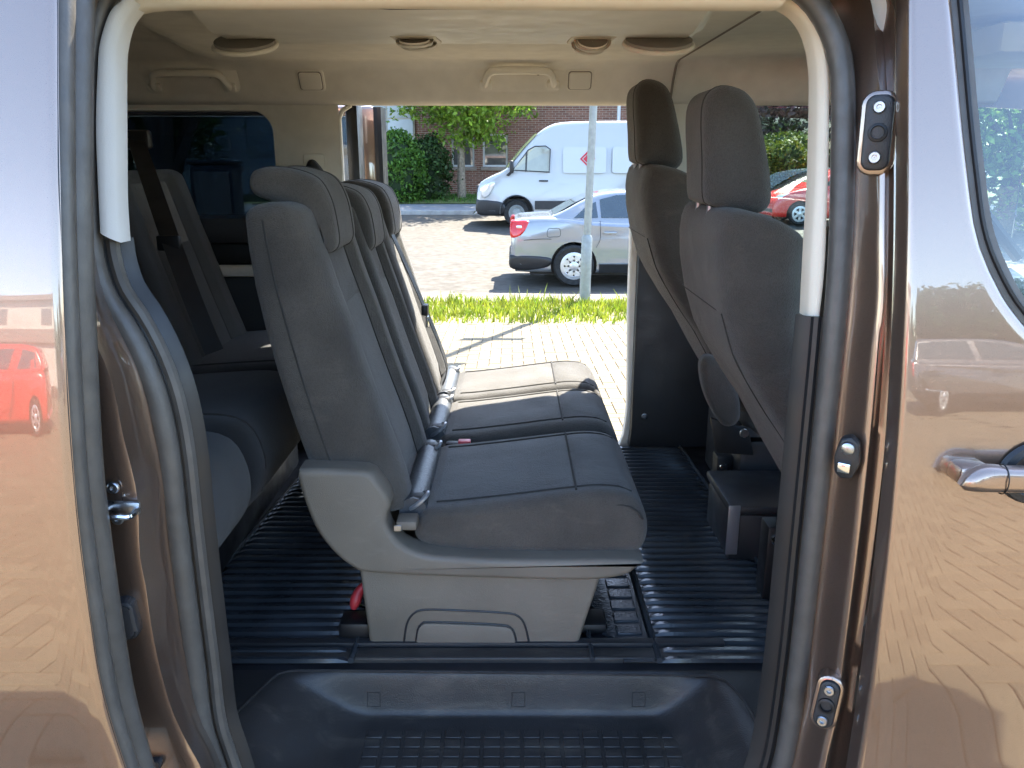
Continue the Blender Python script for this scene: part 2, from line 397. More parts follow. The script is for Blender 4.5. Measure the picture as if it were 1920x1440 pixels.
# ================================================================== THE SETTING
def sheet(name, x0, x1, y0, y1, dz, m, nx=2):
    ys = sorted(set([y0, y1] + [g[0] for g in _gz if y0 < g[0] < y1]))
    rings = [[(x0+(x1-x0)*i/(nx-1), y, zg(y)+dz) for i in range(nx)] for y in ys]
    o = obj(name, *loft(rings), m, None, smooth=False); o['kind'] = 'structure'; return o
sheet('ground', -300, 300, -300, 390, -.06, 'asphalt')
lot = sheet('paved_lot', -5.0, 5.0, -7.2, 8.9, -.012, 'joint_sand')
mat_brick('paver_far', (.16, .125, .078), (.19, .15, .094), (.08, .065, .045), sc=1.0)
M['paver_far'].node_tree.nodes['Mapping'].inputs['Rotation'].default_value = (0, 0, 0)
M['paver_far'].node_tree.nodes['Brick Texture'].inputs['Row Height'].default_value = .1
M['paver_far'].node_tree.nodes['Brick Texture'].inputs['Brick Width'].default_value = .2
M['paver_far'].node_tree.nodes['Brick Texture'].inputs['Mortar Size'].default_value = .005
sheet('paved_lot_side', 5.0, 30, -13, 8.9, 0, 'paver_far'); sheet('paved_lot_side', -30, -5.0, -13, 8.9, 0, 'paver_far')
sheet('paved_lot_back', -5.0, 5.0, -13, -7.2, 0, 'paver_far')
sheet('grass_verge', -40, 40, 8.9, 10.75, -.01, 'soil')
sheet('footpath', -40, 40, 10.75, 11.75, 0, 'pink_gravel')
sheet('road', -80, 80, 11.75, 24.6, .0, 'asphalt')
sheet('far_pavement', -80, 80, 24.75, 26.9, .11, 'sidewalk')
sheet('far_verge', -80, 80, 26.9, 60, .13, 'verge')
k = obj('kerb', *box(-80, 80, 24.6, 24.75, zg(24.7)-.1, zg(24.7)+.12, .015), 'kerb'); k['kind'] = 'structure'

# pavers in herringbone: the ones seen through the doorway singly, the others as one mass
BW = .1
def paver_vf(lx, ly, z0=-.012, g=.0028, b=.004):
    xs = (g, g+b, lx-g-b, lx-g); ys = (g, g+b, ly-g-b, ly-g)
    v = [(xs[0], ys[0], z0), (xs[3], ys[0], z0), (xs[3], ys[3], z0), (xs[0], ys[3], z0),
         (xs[0], ys[0], -b*.8), (xs[3], ys[0], -b*.8), (xs[3], ys[3], -b*.8), (xs[0], ys[3], -b*.8),
         (xs[1], ys[1], 0), (xs[2], ys[1], 0), (xs[2], ys[2], 0), (xs[1], ys[2], 0)]
    f = [(8, 9, 10, 11)] + [(a, (a+1) % 4, (a+1) % 4+4, a+4) for a in range(4)] + [(a+4, (a+1) % 4+4, (a+1) % 4+8, a+8) for a in range(4)]
    return v, f
def proj(p):
    d = Vector(p)-Vector((0, 0, CAMZ)); zc = d.y*CT-d.z*ST
    if zc < .1: return (-1, -1)
    return 960+FPX*d.x/zc, 720-FPX*(d.z*CT+d.y*ST)/zc
singles = []; mass = []
for i in range(-50, 50):
    for j in range(-72, 89):
        kk = (i-j) % 4
        if kk == 0: lx, ly = .2, .1
        elif kk == 3: lx, ly = .1, .2
        else: continue
        x, y = i*BW, j*BW
        if x+lx > 5 or y+ly > 8.9: continue
        u, v = proj((x+lx/2, y+ly/2, zg(y)))
        seen = 845 < u < 1192 and 612 < v < 836 and (v < 655 or u > 1085+(v-655)*.42)
        (singles if seen else mass).append((x, y, lx, ly))
singles.sort(key=lambda q: q[1]); mass += singles[300:]; singles = singles[:300]
pm = {}
for lx, ly in ((.2, .1), (.1, .2)):
    me = bpy.data.meshes.new('paver'); v, f = paver_vf(lx, ly); me.from_pydata(v, [], f); me.materials.append(M['paver']); pm[lx] = me
for x, y, lx, ly in singles:
    o = bpy.data.objects.new('paver', pm[lx]); COL.objects.link(o); o.parent = lot
    sl = (zg(y+ly)-zg(y))/ly; o.location = (x, y, zg(y)+random.uniform(-.0012, .0012)); o.rotation_euler = (math.atan(sl), random.uniform(-.004, .004), 0)
V = []; F = []
for x, y, lx, ly in mass:
    v, f = paver_vf(lx, ly); n = len(V); z0 = random.uniform(-.0012, .0012); sx = random.uniform(-.006, .006)
    V += [(x+p[0], y+p[1], zg(y+p[1])+p[2]+z0+(p[0]-lx/2)*sx) for p in v]; F += [tuple(a+n for a in q) for q in f]
o = obj('pavers', V, F, 'paver', lot, smooth=False); o['kind'] = 'stuff'

# grass blades of the verge
rng = np.random.default_rng(3)
def blades(n, x0, x1, y0, y1, h0, h1, dz=0.):
    V = []; F = []
    for _ in range(n):
        x = rng.uniform(x0, x1); y = y0+(y1-y0)*rng.beta(1.6, 1.25); a = rng.uniform(0, 6.28); h = rng.uniform(h0, h1)*(1 if rng.random() > .04 else 1.8)*(.45+.75*abs(math.sin(x*2.3+1.7*math.sin(y*3))*math.cos(x*.9+y*2.1)+.25*math.sin(x*7)))
        w = rng.uniform(.006, .013); dx, dy = math.cos(a)*w, math.sin(a)*w; bx, by = rng.normal(0, .35*h), rng.normal(0, .35*h); z = zg(y)+dz
        k = len(V); V += [(x-dx, y-dy, z), (x+dx, y+dy, z), (x+bx*.4+dx*.7, y+by*.4+dy*.7, z+h*.6), (x+bx*.4-dx*.7, y+by*.4-dy*.7, z+h*.6), (x+bx, y+by, z+h)]
        F += [(k, k+1, k+2, k+3), (k+3, k+2, k+4)]
    return V, F
o = obj('grass', *blades(14000, -5, 6, 8.85, 10.8, .05, .16, -.01), 'grass', smooth=False)
o['kind'] = 'stuff'; o['label'] = 'sunlit strip of ragged yellow-green grass along the paved lot'
o = obj('weeds', *blades(3500, -7, 1, 26.9, 30.5, .06, .22, .13), 'leaf_hedge', smooth=False)
o['kind'] = 'stuff'; o['label'] = 'low weeds growing on the verge under the street tree'

# ------------------------------------------------------------------ plants
def leaves(centers, size, flat=.0):
    n = len(centers); c = np.array(centers); a = rng.normal(size=(n, 3)); a /= np.linalg.norm(a, axis=1)[:, None]
    b = rng.normal(size=(n, 3)); b -= (b*a).sum(1)[:, None]*a; b /= np.linalg.norm(b, axis=1)[:, None]
    s = size*rng.uniform(.6, 1.3, size=(n, 1))
    q = np.stack([c-a*s, c+b*s*.45, c+a*s, c-b*s*.45], 1).reshape(-1, 3)
    return [tuple(p) for p in q], [(4*i, 4*i+1, 4*i+2, 4*i+3) for i in range(n)]
def clumps(center, rad, ncl, per, spread, shell=.55, zmin=None):
    pts = []
    for _ in range(ncl):
        d = rng.normal(size=3); d /= np.linalg.norm(d); r = shell+(1-shell)*rng.random()**.6
        c = np.array(center)+d*r*np.array(rad)
        p = c+rng.normal(size=(per, 3))*spread*rng.uniform(.6, 1.25)*np.array([1, 1, .6])
        pts.append(p)
    p = np.concatenate(pts)
    return p if zmin is None else p[p[:, 2] > zmin]
def tree(name, label, base, h_trunk, r, center, rad, ncl, per, spread, size, leafm, barkm, limbs=7, lean_=(0, 0), group=None, shell=.45):
    t = thing(name, label, 'tree', base, group); b = Vector(base); c = Vector(center)
    top = Vector((c.x, c.y, c.z+rad[2]*.45)); fork = b+Vector((lean_[0], lean_[1], h_trunk))
    mb = MB(); mb.add(tube(cr([b+Vector((0, 0, -.1)), b+Vector((lean_[0]*.4, lean_[1]*.4, h_trunk*.5)), fork, fork.lerp(top, .5), top], 14), [r*1.25-(r*1.1)*i/13 for i in range(14)], 9))
    for i in range(limbs):
        a = 6.283*i/limbs+rng.uniform(-.3, .3); s = fork.lerp(top, rng.uniform(-.1, .5)); e = c+Vector((math.cos(a)*rad[0]*.75, math.sin(a)*rad[1]*.75, rng.uniform(-.35, .45)*rad[2]))
        mid = s.lerp(e, .5)+Vector((0, 0, .12*rad[2])); mb.add(tube(cr([s, mid, e], 7), [r*.5*(1-.13*k) for k in range(7)], 6))
    mb.build('trunk', barkm, t)
    obj('crown', *leaves(clumps(center, rad, ncl, per, spread, shell), size), leafm, t, smooth=False)
    return t
def gp(u, y): return Vector(((u-960)/FPX*y*1.0, y, zg(y)))
# street tree in front of the brick house
b = gp(868, 29.3); b.z += .13
tree('street_tree', 'young green street tree with a slim pale trunk in front of the brick house', b, 2.4, .13, (b.x+.25, 29.0, 5.0), (2.7, 2.2, 3.1), 270, 60, .30, .10, 'leaf', 'bark_pale', 9)
# hedge shrubs
def shrub(name, label, center, rad, ncl, per, spread, size, leafm, cat='shrub', boxy=False, group=None):
    z0 = zg(center[1])+.05
    t = thing(name, label, cat, (center[0], center[1], z0), group)
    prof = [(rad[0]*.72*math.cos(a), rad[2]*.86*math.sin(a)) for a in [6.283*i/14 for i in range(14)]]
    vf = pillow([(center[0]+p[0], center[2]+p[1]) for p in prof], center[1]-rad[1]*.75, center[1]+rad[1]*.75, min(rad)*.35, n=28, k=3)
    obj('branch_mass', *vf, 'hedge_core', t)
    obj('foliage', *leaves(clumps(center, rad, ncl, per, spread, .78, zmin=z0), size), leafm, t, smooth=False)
    return t
shrub('hedge_bush', 'tall rounded bright green bush beside the white garage', (-3.85, 27.7, 1.2), (.85, .8, 1.25), 260, 40, .13, .075, 'leaf_hedge', 'bush')
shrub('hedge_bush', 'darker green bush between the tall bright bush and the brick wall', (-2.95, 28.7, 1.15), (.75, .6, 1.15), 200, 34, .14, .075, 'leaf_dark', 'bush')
# beyond the cab windows
shrub('topiary_shrub', 'round clipped yellow-green shrub behind the red car', (8.35, 25.4, 1.62), (.62, .6, .46), 150, 40, .1, .06, 'leaf_yellow')
shrub('topiary_shrub', 'broad flat-topped yellow shrub above the round one near the red car', (8.75, 26.6, 1.85), (1.05, .7, .5), 170, 40, .11, .06, 'leaf_yellow')
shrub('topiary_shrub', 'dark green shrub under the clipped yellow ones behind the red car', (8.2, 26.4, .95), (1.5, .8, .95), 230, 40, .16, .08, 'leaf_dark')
tree('purple_tree', 'purple-leaved tree above the clipped yellow shrubs', (9.8, 31, zg(31)+.1), 1.6, .16, (9.6, 31, 4.2), (4.2, 2.4, 2.9), 360, 46, .34, .13, 'leaf_purple', 'bark_dark', 8)
tree('leafy_tree', 'large bright green tree seen through the front passenger window', (12.4, 20.5, zg(20.5)), 1.2, .2, (12.6, 20.5, 3.1), (3.4, 2.5, 3.2), 420, 46, .32, .12, 'leaf', 'bark', 8)
tree('leafy_tree', 'green tree farther along the road beyond the windscreen', (20, 27, zg(27)+.1), 2, .25, (20, 27, 5), (4.6, 3, 4.2), 300, 46, .45, .2, 'leaf', 'bark', 8)
# beyond the tinted rear window
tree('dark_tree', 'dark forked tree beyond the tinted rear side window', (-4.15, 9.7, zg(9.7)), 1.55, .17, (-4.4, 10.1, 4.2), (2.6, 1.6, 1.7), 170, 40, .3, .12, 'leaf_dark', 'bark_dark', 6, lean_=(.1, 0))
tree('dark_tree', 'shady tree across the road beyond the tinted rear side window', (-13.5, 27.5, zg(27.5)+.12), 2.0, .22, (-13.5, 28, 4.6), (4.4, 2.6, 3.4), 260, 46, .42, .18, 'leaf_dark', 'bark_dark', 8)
cb = thing('utility_cabinet', 'dark grey utility cabinet beside the forked tree', 'cabinet', (-3.55, 9.9, zg(9.9)))
obj('body', *box(-3.8, -3.3, 9.75, 10.1, zg(9.9), 1.5, .015), 'dark_plastic', cb); obj('door_panel', *box(-3.76, -3.34, 9.735, 9.752, zg(9.9)+.12, 1.42, .006), 'grey_plastic', cb)
obj('lid', *box(-3.83, -3.27, 9.72, 10.13, 1.501, 1.55, .012), 'dark_plastic', cb)

# ------------------------------------------------------------------ buildings
HY = 31.4
bh = thing('brick_house', 'red brick house with white-framed windows behind the street tree', 'house', (3, HY, zg(HY)))
wz0, wz1 = 1.30, 2.50
wins = [(-2.28, -1.42), (-1.10, -.16), (1.6, 2.5), (2.8, 3.7), (8.0, 9.0)]
mb = MB(); x = -3.62; zb = zg(HY)-.3; zt = 6.6
for a, b2 in wins:
    mb.add(box(x, a, HY, HY+.36, zb, zt)); mb.add(box(a, b2, HY, HY+.36, zb, wz0)); mb.add(box(a, b2, HY, HY+.36, wz1, zt)); x = b2
mb.add(box(x, 16, HY, HY+.36, zb, zt)); mb.build('wall', 'brick_wall', bh, smooth=False)
obj('roof', *box(-4, 16.4, HY-.4, HY+8, 6.6, 6.85), 'roof_band', bh, smooth=False)
for a, b2 in wins:
    fr = MB()
    for q in (box(a, b2, HY+.1, HY+.17, wz0, wz0+.07), box(a, b2, HY+.1, HY+.17, wz1-.07, wz1), box(a, a+.07, HY+.1, HY+.17, wz0+.07, wz1-.07), box(b2-.07, b2, HY+.1, HY+.17, wz0+.07, wz1-.07)): fr.add(q)
    f = fr.build('window', 'white_wall', bh, smooth=False)
    obj('pane', *box(a+.07, b2-.07, HY+.13, HY+.14, wz0+.07, wz1-.07), 'win_glass', f, smooth=False)
    obj('sill', *box(a-.08, b2+.08, HY-.07, HY+.12, wz0-.14, wz0-.005, .01), 'roof_band', f)
wg = thing('white_garage', 'white panelled garage at the end of the brick house', 'building', (-8, HY-.2, zg(HY)))
obj('wall', *box(-14, -3.63, HY-.12, HY+3, zb, 5.4), 'pale_wall', wg, smooth=False)
for i, x0 in enumerate((-13.9, -11.9, -9.9, -7.9, -6.75, -5.6, -4.62)):
    x1 = (-11.95, -9.95, -7.95, -6.8, -5.65, -4.67, -3.68)[i]
    for z0, z1 in ((.2, 1.62), (1.66, 3.0), (3.05, 4.2), (4.25, 5.3)): obj('facade_panel', *box(x0, x1, HY-.18, HY-.121, z0, z1, .008), 'white_wall', wg)
    if i >= 3:
        obj('window', *box(x0+.12, x1-.12, HY-.2, HY-.179, 1.72, 2.18, .006), 'win_glass', wg)
# lamp post far behind the white van
lp = thing('lamp_post', 'thin white lamp post in front of the brick wall behind the white van', 'lamp post', (3.75, 29.6, zg(29.6)))
obj('post', *tube([(3.75, 29.6, zg(29.6)), (3.75, 29.6, 5.5), (3.75, 29.55, 7.0)], [.07, .055, .045], 10), 'white_wall', lp)
obj('base_sleeve', *tube([(3.75, 29.6, zg(29.6)), (3.75, 29.6, zg(29.6)+.6)], .09, 10), 'galv', lp)
obj('lamp_head', *box(3.6, 3.9, 28.9, 29.65, 7.0, 7.1, .03), 'galv', lp)
# the sign post on the grass strip
pb = GG(1096, 566); sp = thing('sign_post', 'grey galvanised sign post standing in the grass strip before the silver car', 'post', pb)
t0 = P(1101, 440, pb.y); t1 = P(1113, 195, pb.y); dirn = (t1-t0).normalized()
obj('lower_tube', *tube([pb-Vector((0, 0, .1)), pb.lerp(t0, .5), t0-dirn*.04, t0], [.074, .074, .072, .05], 14), 'galv', sp)
top = t0+dirn*5.0
obj('upper_tube', *tube([t0-dirn*.05, t0, t1, top], .05, 14), 'galv', sp)
ps = t0+dirn*3.05
obj('sign_plate', *box(ps.x-.32, ps.x+.32, ps.y-.075, ps.y-.055, ps.z-.09, ps.z+.09, .008), 'white_wall', sp)
obj('sign_plate', *box(top.x-.28, top.x+.3, top.y-.075, top.y-.055, top.z-.3, top.z, .008), 'white_wall', sp)
# behind the photographer: what the paint mirrors
hb = thing('pale_house', 'long pale rendered house mirrored in the brown paint', 'house', (0, -19, 0))
obj('wall', *box(-40, -4, -24, -19, -.1, 4.4), 'pale_wall', hb, smooth=False)
obj('eaves_band', *box(-40.2, -3.8, -24.2, -18.8, 1.85, 2.65), 'roof_band', hb, smooth=False)
obj('roof', *box(-40.3, -3.7, -24.3, -18.7, 4.4, 4.7), 'roof_band', hb, smooth=False)
for i in range(6): obj('window', *box(-37+i*5.5, -35.2+i*5.5, -19.02, -18.985, 2.9, 3.9), 'win_glass', hb, smooth=False)
tree('leafy_tree', 'big dark tree behind the photographer mirrored in the front door', (19, -30, 0), 2.0, .25, (19, -30, 4.2), (4.6, 3.2, 2.8), 260, 46, .45, .2, 'leaf_dark', 'bark', 8)
tree('leafy_tree', 'small tree behind the photographer beside the pale house', (9, -34, 0), 2.0, .2, (9, -34, 3.4), (2.4, 2.2, 2.2), 160, 40, .4, .2, 'leaf_dark', 'bark', 8)

pts = np.concatenate([clumps((x, -46+3*math.sin(x), 2.6+.9*math.sin(x*1.7)), (4.6, 2, 2.6+.8*math.sin(x*.9)), 60, 26, .6, .3, zmin=0) for x in range(-48, 60, 6)])
o = obj('horizon_screen_trees', *leaves(pts, .34), 'leaf_dark', smooth=False); o['kind'] = 'stuff'; o['label'] = 'added far line of trees behind the photographer, screening the bright horizon from the paint'  # tree line added to keep the bright low sky out of the paint

# ================================================================== PARKED VEHICLES (built nose to +x, near side at -y, then placed)
def wheel(parent, x, y, r, w, side, style, rimr):
    tp = [(rimr, -w/2*.85), (r-.03, -w/2), (r-.008, -w/2*.7), (r, 0), (r-.008, w/2*.7), (r-.03, w/2), (rimr, w/2*.85)]
    m = Matrix.Translation((x, y, r))
    t = obj('wheel', *xform(lathe(tp, 28), m), 'tyre', parent)
    s = side; mb = MB(); mb.add(lathe([(rimr, s*w*.42), (rimr*.94, s*w*.44), (rimr*.90, s*w*.36)], 28))
    if style == 'steel':
        mb.add(lathe([(rimr*.9, s*w*.30), (rimr*.62, s*w*.26), (rimr*.55, s*w*.42), (rimr*.2, s*w*.44), (0.001, s*w*.45)], 24))
    else:
        n = 8 if style == 'cap' else 6
        mb.add(lathe([(rimr*.36, s*w*.42), (rimr*.3, s*w*.47), (.001, s*w*.48)], 20)); mb.add(lathe([(rimr*.93, s*w*.42), (rimr*.78, s*w*.45), (rimr*.74, s*w*.42)], 28))
        for k in range(n):
            a = 6.283*(k+.5)/n; hw = (.20 if style == 'cap' else .13)
            pts = []
            for rr, ww in ((rimr*.3, hw*1.1), (rimr*.8, hw)):
                for sg in (-1, 1): pts.append((rr*math.cos(a)-sg*ww*rimr*math.sin(a), s*w*.445, rr*math.sin(a)+sg*ww*rimr*math.cos(a)))
            pts2 = [(p[0], s*w*.36, p[2]) for p in pts]
            mb.add((pts+pts2, [(0, 1, 3, 2), (4, 6, 7, 5), (0, 2, 6, 4), (1, 5, 7, 3)]))
    v, f = mb.v, mb.f
    rim = obj('rim', *xform((v, f), m), 'galv' if style == 'steel' else 'alloy', t)
    obj('rim_shade_disc', *xform(lathe([(rimr*.95, s*w*.2), (.001, s*w*.2)], 24), m), 'black', t)  # black disc stands in for the shade behind the rim
    return t
def cut_arches(o, arches, half):
    bm = bmesh.new(); bm.from_mesh(o.data); bmesh.ops.recalc_face_normals(bm, faces=bm.faces[:]); bm.to_mesh(o.data); bm.free()
    for x, z, r in arches:
        me = bpy.data.meshes.new('cut'); bm = bmesh.new()
        bmesh.ops.create_cone(bm, cap_ends=True, segments=32, radius1=r, radius2=r, depth=half*3, matrix=Matrix.Translation((x, 0, z)) @ Matrix.Rotation(R(90), 4, 'X'))
        bm.to_mesh(me); bm.free(); me.materials.append(M['black']); c = bpy.data.objects.new('cut', me); COL.objects.link(c)
        md = o.modifiers.new('b', 'BOOLEAN'); md.operation = 'DIFFERENCE'; md.object = c; md.solver = 'MANIFOLD'
        bpy.context.view_layer.update()
        new = bpy.data.meshes.new_from_object(o.evaluated_get(bpy.context.evaluated_depsgraph_get()))
        o.modifiers.clear(); o.data = new; bpy.data.objects.remove(c)
        new.polygons.foreach_set('use_smooth', [True]*len(new.polygons)); new.set_sharp_from_angle(angle=R(35))
def sidefun(W, taper, L, zs):
    """plan taper at the ends and tumblehome by height"""
    def f(x, z, y):
        t = abs(x-L/2)/(L/2); k = 1-taper*max(0, (t-.45)/.55)**2.2
        return y*k*interp(zs, z)
    return f
def strip_on_side(pts, W, yf, off, wid):
    """thin dark groove along the car side"""
    out = []
    for x, z in pts: out.append(Vector((x, -(abs(yf(x, z, W))+off), z)))
    return tube(out, wid, 5)
def side_poly(poly, W, yf, off, th=.012, s=-1):
    vs = []; f = []; n = len(poly)
    for s in (s,):
        k = len(vs)
        for o2 in (off, off-th): vs += [Vector((x, s*(abs(yf(x, z, W))+o2), z)) for x, z in poly]
        f += [tuple(k+i for i in range(n)), tuple(k+n+i for i in range(n-1, -1, -1))]+[(k+i, k+n+i, k+n+(i+1) % n, k+(i+1) % n) for i in range(n)]
    return vs, f
def make_sedan(label, paint, group=None):
    t = thing('sedan', label, 'car', (0, 0, 0), group); L = 4.55; Wd = .885
    yf = sidefun(Wd, .13, L, [(.15, .90), (.35, .985), (.62, 1.0), (.85, .975), (.95, .92), (1.2, .78), (1.43, .64)])
    prof = [(.02, .42), (.0, .60), (.03, .84), (.06, .98), (.14, 1.02), (.62, 1.045), (.95, 1.02), (1.4, .98), (2.4, .95), (3.25, .925), (3.9, .80), (4.35, .68), (4.5, .60), (4.55, .45), (4.5, .28), (4.2, .2), (.4, .2), (.1, .27)]
    b = obj('body', *pillow(prof, -Wd, Wd, .07, n=90, k=4, yfun=yf, mids=5), paint, t)
    cut_arches(b, [(.97, .32, .355), (3.62, .32, .355)], Wd)
    cab = [(.60, 1.0), (.86, 1.16), (1.22, 1.34), (1.5, 1.405), (1.95, 1.428), (2.4, 1.40), (2.75, 1.27), (3.3, .92), (2.4, .9), (1.2, .92)]
    obj('cabin', *pillow(cab, -Wd*.97, Wd*.97, .05, n=60, k=3, yfun=yf, mids=5), paint, t)
    g = 'car_glass'
    # windows stand in the cabin sides
    for poly in ([(.96, 1.03), (1.12, 1.17), (1.30, 1.27), (1.33, 1.035)], [(1.38, 1.035), (1.36, 1.30), (1.62, 1.365), (2.02, 1.375), (2.04, 1.03)], [(2.12, 1.03), (2.10, 1.37), (2.38, 1.345), (2.62, 1.25), (3.02, 1.01)]):
        for sg_ in (-1, 1): obj('side_window', *side_poly(poly, Wd*.97, yf, .006, s=sg_), g, t, smooth=False)
    def across(p0, p1, wf, name, m, off=.006):
        n = 9; rings = []
        for (x, z) in (p0, ((p0[0]+p1[0])/2, (p0[1]+p1[1])/2+.012), p1):
            hw = abs(yf(x, z, Wd*.97))*wf; rings.append([Vector((x, -hw+2*hw*i/(n-1), z+off)) for i in range(n)])
        v, f = loft(rings); return obj(name, v, f, m, t)
    across((.66, 1.055), (1.20, 1.345), .88, 'rear_window', 'rear_glass', .012)
    across((3.26, .955), (2.78, 1.265), .88, 'windscreen', g, .014)
    for p in ([(2.08, .98), (2.06, .6), (2.12, .33)], [(3.16, .93), (3.2, .6), (3.12, .33)], [(1.36, .99), (1.36, .72), (1.30, .60)], [(.2, .70), (.45, .72), (.62, .72)], [(1.4, .30), (2.3, .28), (3.2, .30)]):
        obj('panel_gap', *strip_on_side(cr([(q[0], 0, q[1]) for q in p], 8) and [(q.x, q.z) for q in cr([(q[0], 0, q[1]) for q in p], 8)], Wd, yf, -.001, .004), 'black', t)
    for sg_ in (-1, 1): obj('sill_trim', *side_poly([(1.36, .21), (1.36, .34), (3.24, .34), (3.24, .21)], Wd, yf, .004, .05, s=sg_), 'dark_plastic', t, smooth=False)
    lb = prof = [(-.012, .28), (-.02, .42), (.02, .47), (.58, .44), (.62, .34), (.5, .26), (.15, .235)]
    obj('rear_bumper', *pillow(lb, -Wd*1.008, Wd*1.008, .03, n=30, k=3, yfun=yf), 'dark_plastic', t)
    for s in (-1, 1):
        tl = obj('tail_light', *xform(pillow([(-.004, .76), (.0, .97), (.10, .985), (.27, .985), (.25, .9), (.16, .78), (.06, .735)],   .52, Wd*1.012, .02, n=30, k=3, yfun=lambda x, z, y: abs(yf(x, z, y))), Matrix.Scale(1, 4) if s > 0 else Matrix.Diagonal((1, -1, 1, 1))), 'lamp_red', t)
        obj('reversing_lens', *xform(box(.085, .17, Wd*.93, Wd*.942, .885, .925, .008), Matrix.Identity(4) if s > 0 else Matrix.Diagonal((1, -1, 1, 1))), 'lamp_clear', tl)
        obj('head_light', *xform(pillow([(4.40, .56), (4.33, .70), (4.05, .73), (4.2, .60)], .42, .82, .02, n=20, k=3, yfun=lambda x, z, y: abs(yf(x, z, y))+.01), Matrix.Identity(4) if s > 0 else Matrix.Diagonal((1, -1, 1, 1))), 'lamp_clear', t)
        obj('wing_mirror', *xform(box(2.98, 3.12, Wd*.9, Wd*1.12, .99, 1.12, .03), Matrix.Identity(4) if s > 0 else Matrix.Diagonal((1, -1, 1, 1))), paint, t)
        for hx in (1.42, 2.22): obj('door_handle', *xform(box(hx, hx+.19, Wd*.985, Wd*1.02, .80, .835, .01), Matrix.Identity(4) if s > 0 else Matrix.Diagonal((1, -1, 1, 1))), paint, t)
    fc = [(q.x, q.z) for q in cr([(.56, 0, .76), (.57, 0, .87), (.64, 0, .88), (.74, 0, .875), (.75, 0, .77), (.65, 0, .755)], 24, True)]
    obj('fuel_flap_gap', *tube([Vector((x, -(abs(yf(x, z, Wd))), z)) for x, z in fc], .0035, 5, closed=True), 'black', t)
    obj('underbody', *box(.3, 4.3, -.68, .68, .16, .6), 'black', t, smooth=False)
    for x in (.97, 3.62):
        for s in (-1, 1): wheel(t, x, s*.79, .315, .2, s, 'cap', .21)
    return t
def make_hatch(label, paint, group=None):
    t = thing('hatchback', label, 'car', (0, 0, 0), group); L = 3.7; Wd = .84
    yf = sidefun(Wd, .15, L, [(.15, .92), (.35, .99), (.62, 1.0), (.85, .97), (.98, .92), (1.2, .82), (1.47, .68)])
    prof = [(.05, .35), (.0, .55), (.04, .85), (.12, 1.02), (.6, 1.02), (1.6, .98), (2.7, .96), (3.05, .92), (3.45, .80), (3.62, .66), (3.7, .48), (3.66, .28), (3.4, .2), (.3, .2)]
    b = obj('body', *pillow(prof, -Wd, Wd, .08, n=80, k=4, yfun=yf, mids=5), paint, t); cut_arches(b, [(.62, .3, .34), (3.02, .3, .34)], Wd)
    cab = [(.12, 1.0), (.2, 1.2), (.38, 1.4), (.7, 1.46), (1.4, 1.48), (1.9, 1.43), (2.3, 1.26), (2.85, .95), (1.6, .93)]
    obj('cabin', *pillow(cab, -Wd*.97, Wd*.97, .06, n=50, k=3, yfun=yf, mids=5), paint, t)
    for poly in ([(.42, 1.06), (.5, 1.33), (1.16, 1.39), (1.18, 1.03)], [(1.26, 1.03), (1.24, 1.39), (1.8, 1.37), (2.12, 1.24), (2.46, 1.03)]):
        for sg_ in (-1, 1): obj('side_window', *side_poly(poly, Wd*.97, yf, .006, s=sg_), 'car_glass', t, smooth=False)
    rings = []
    for x, z in ((2.80, 1.0), (2.55, 1.15), (2.22, 1.335)):
        hw = abs(yf(x, z, Wd*.97))*.86; rings.append([Vector((x+.015, -hw+2*hw*i/8, z+.012)) for i in range(9)])
    obj('windscreen', *loft(rings), 'pale_glass', t)
    for s in (-1, 1):
        mm = Matrix.Identity(4) if s > 0 else Matrix.Diagonal((1, -1, 1, 1))
        obj('head_light', *xform(pillow([(3.60, .62), (3.50, .78), (3.12, .86), (3.16, .74), (3.4, .64)], .40, .80, .02, n=20, k=3, yfun=lambda x, z, y: abs(yf(x, z, y))+.012), mm), 'lamp_clear', t)
        obj('fog_lamp', *xform(lathe([(.001, .0), (.05, .0), (.06, -.02)], 14), mm @ Matrix.Translation((3.62, .62, .42)) @ Matrix.Rotation(R(-60), 4, 'Z')), 'lamp_clear', t)
        obj('wing_mirror', *xform(box(2.5, 2.62, Wd*.92, Wd*1.13, .98, 1.1, .03), mm), paint, t)
        obj('door_handle', *xform(box(1.35, 1.5, Wd*.985, Wd*1.02, .82, .85, .01), mm), paint, t)
    obj('grille', *pillow([(3.64, .28), (3.71, .36), (3.70, .42), (3.6, .44), (3.5, .3)], -.6, .6, .02, n=20, k=2, yfun=lambda x, z, y: y), 'dark_plastic', t)
    for p in ([(2.62, .98), (2.68, .6), (2.58, .3)], [(1.2, .98), (1.2, .6), (1.25, .3)]):
        obj('panel_gap', *strip_on_side(p, Wd, yf, -.001, .004), 'black', t)
    obj('underbody', *box(.25, 3.4, -.62, .62, .16, .6), 'black', t, smooth=False)
    for x in (.62, 3.02):
        for s in (-1, 1): wheel(t, x, s*.745, .295, .19, s, 'six', .21)
    return t
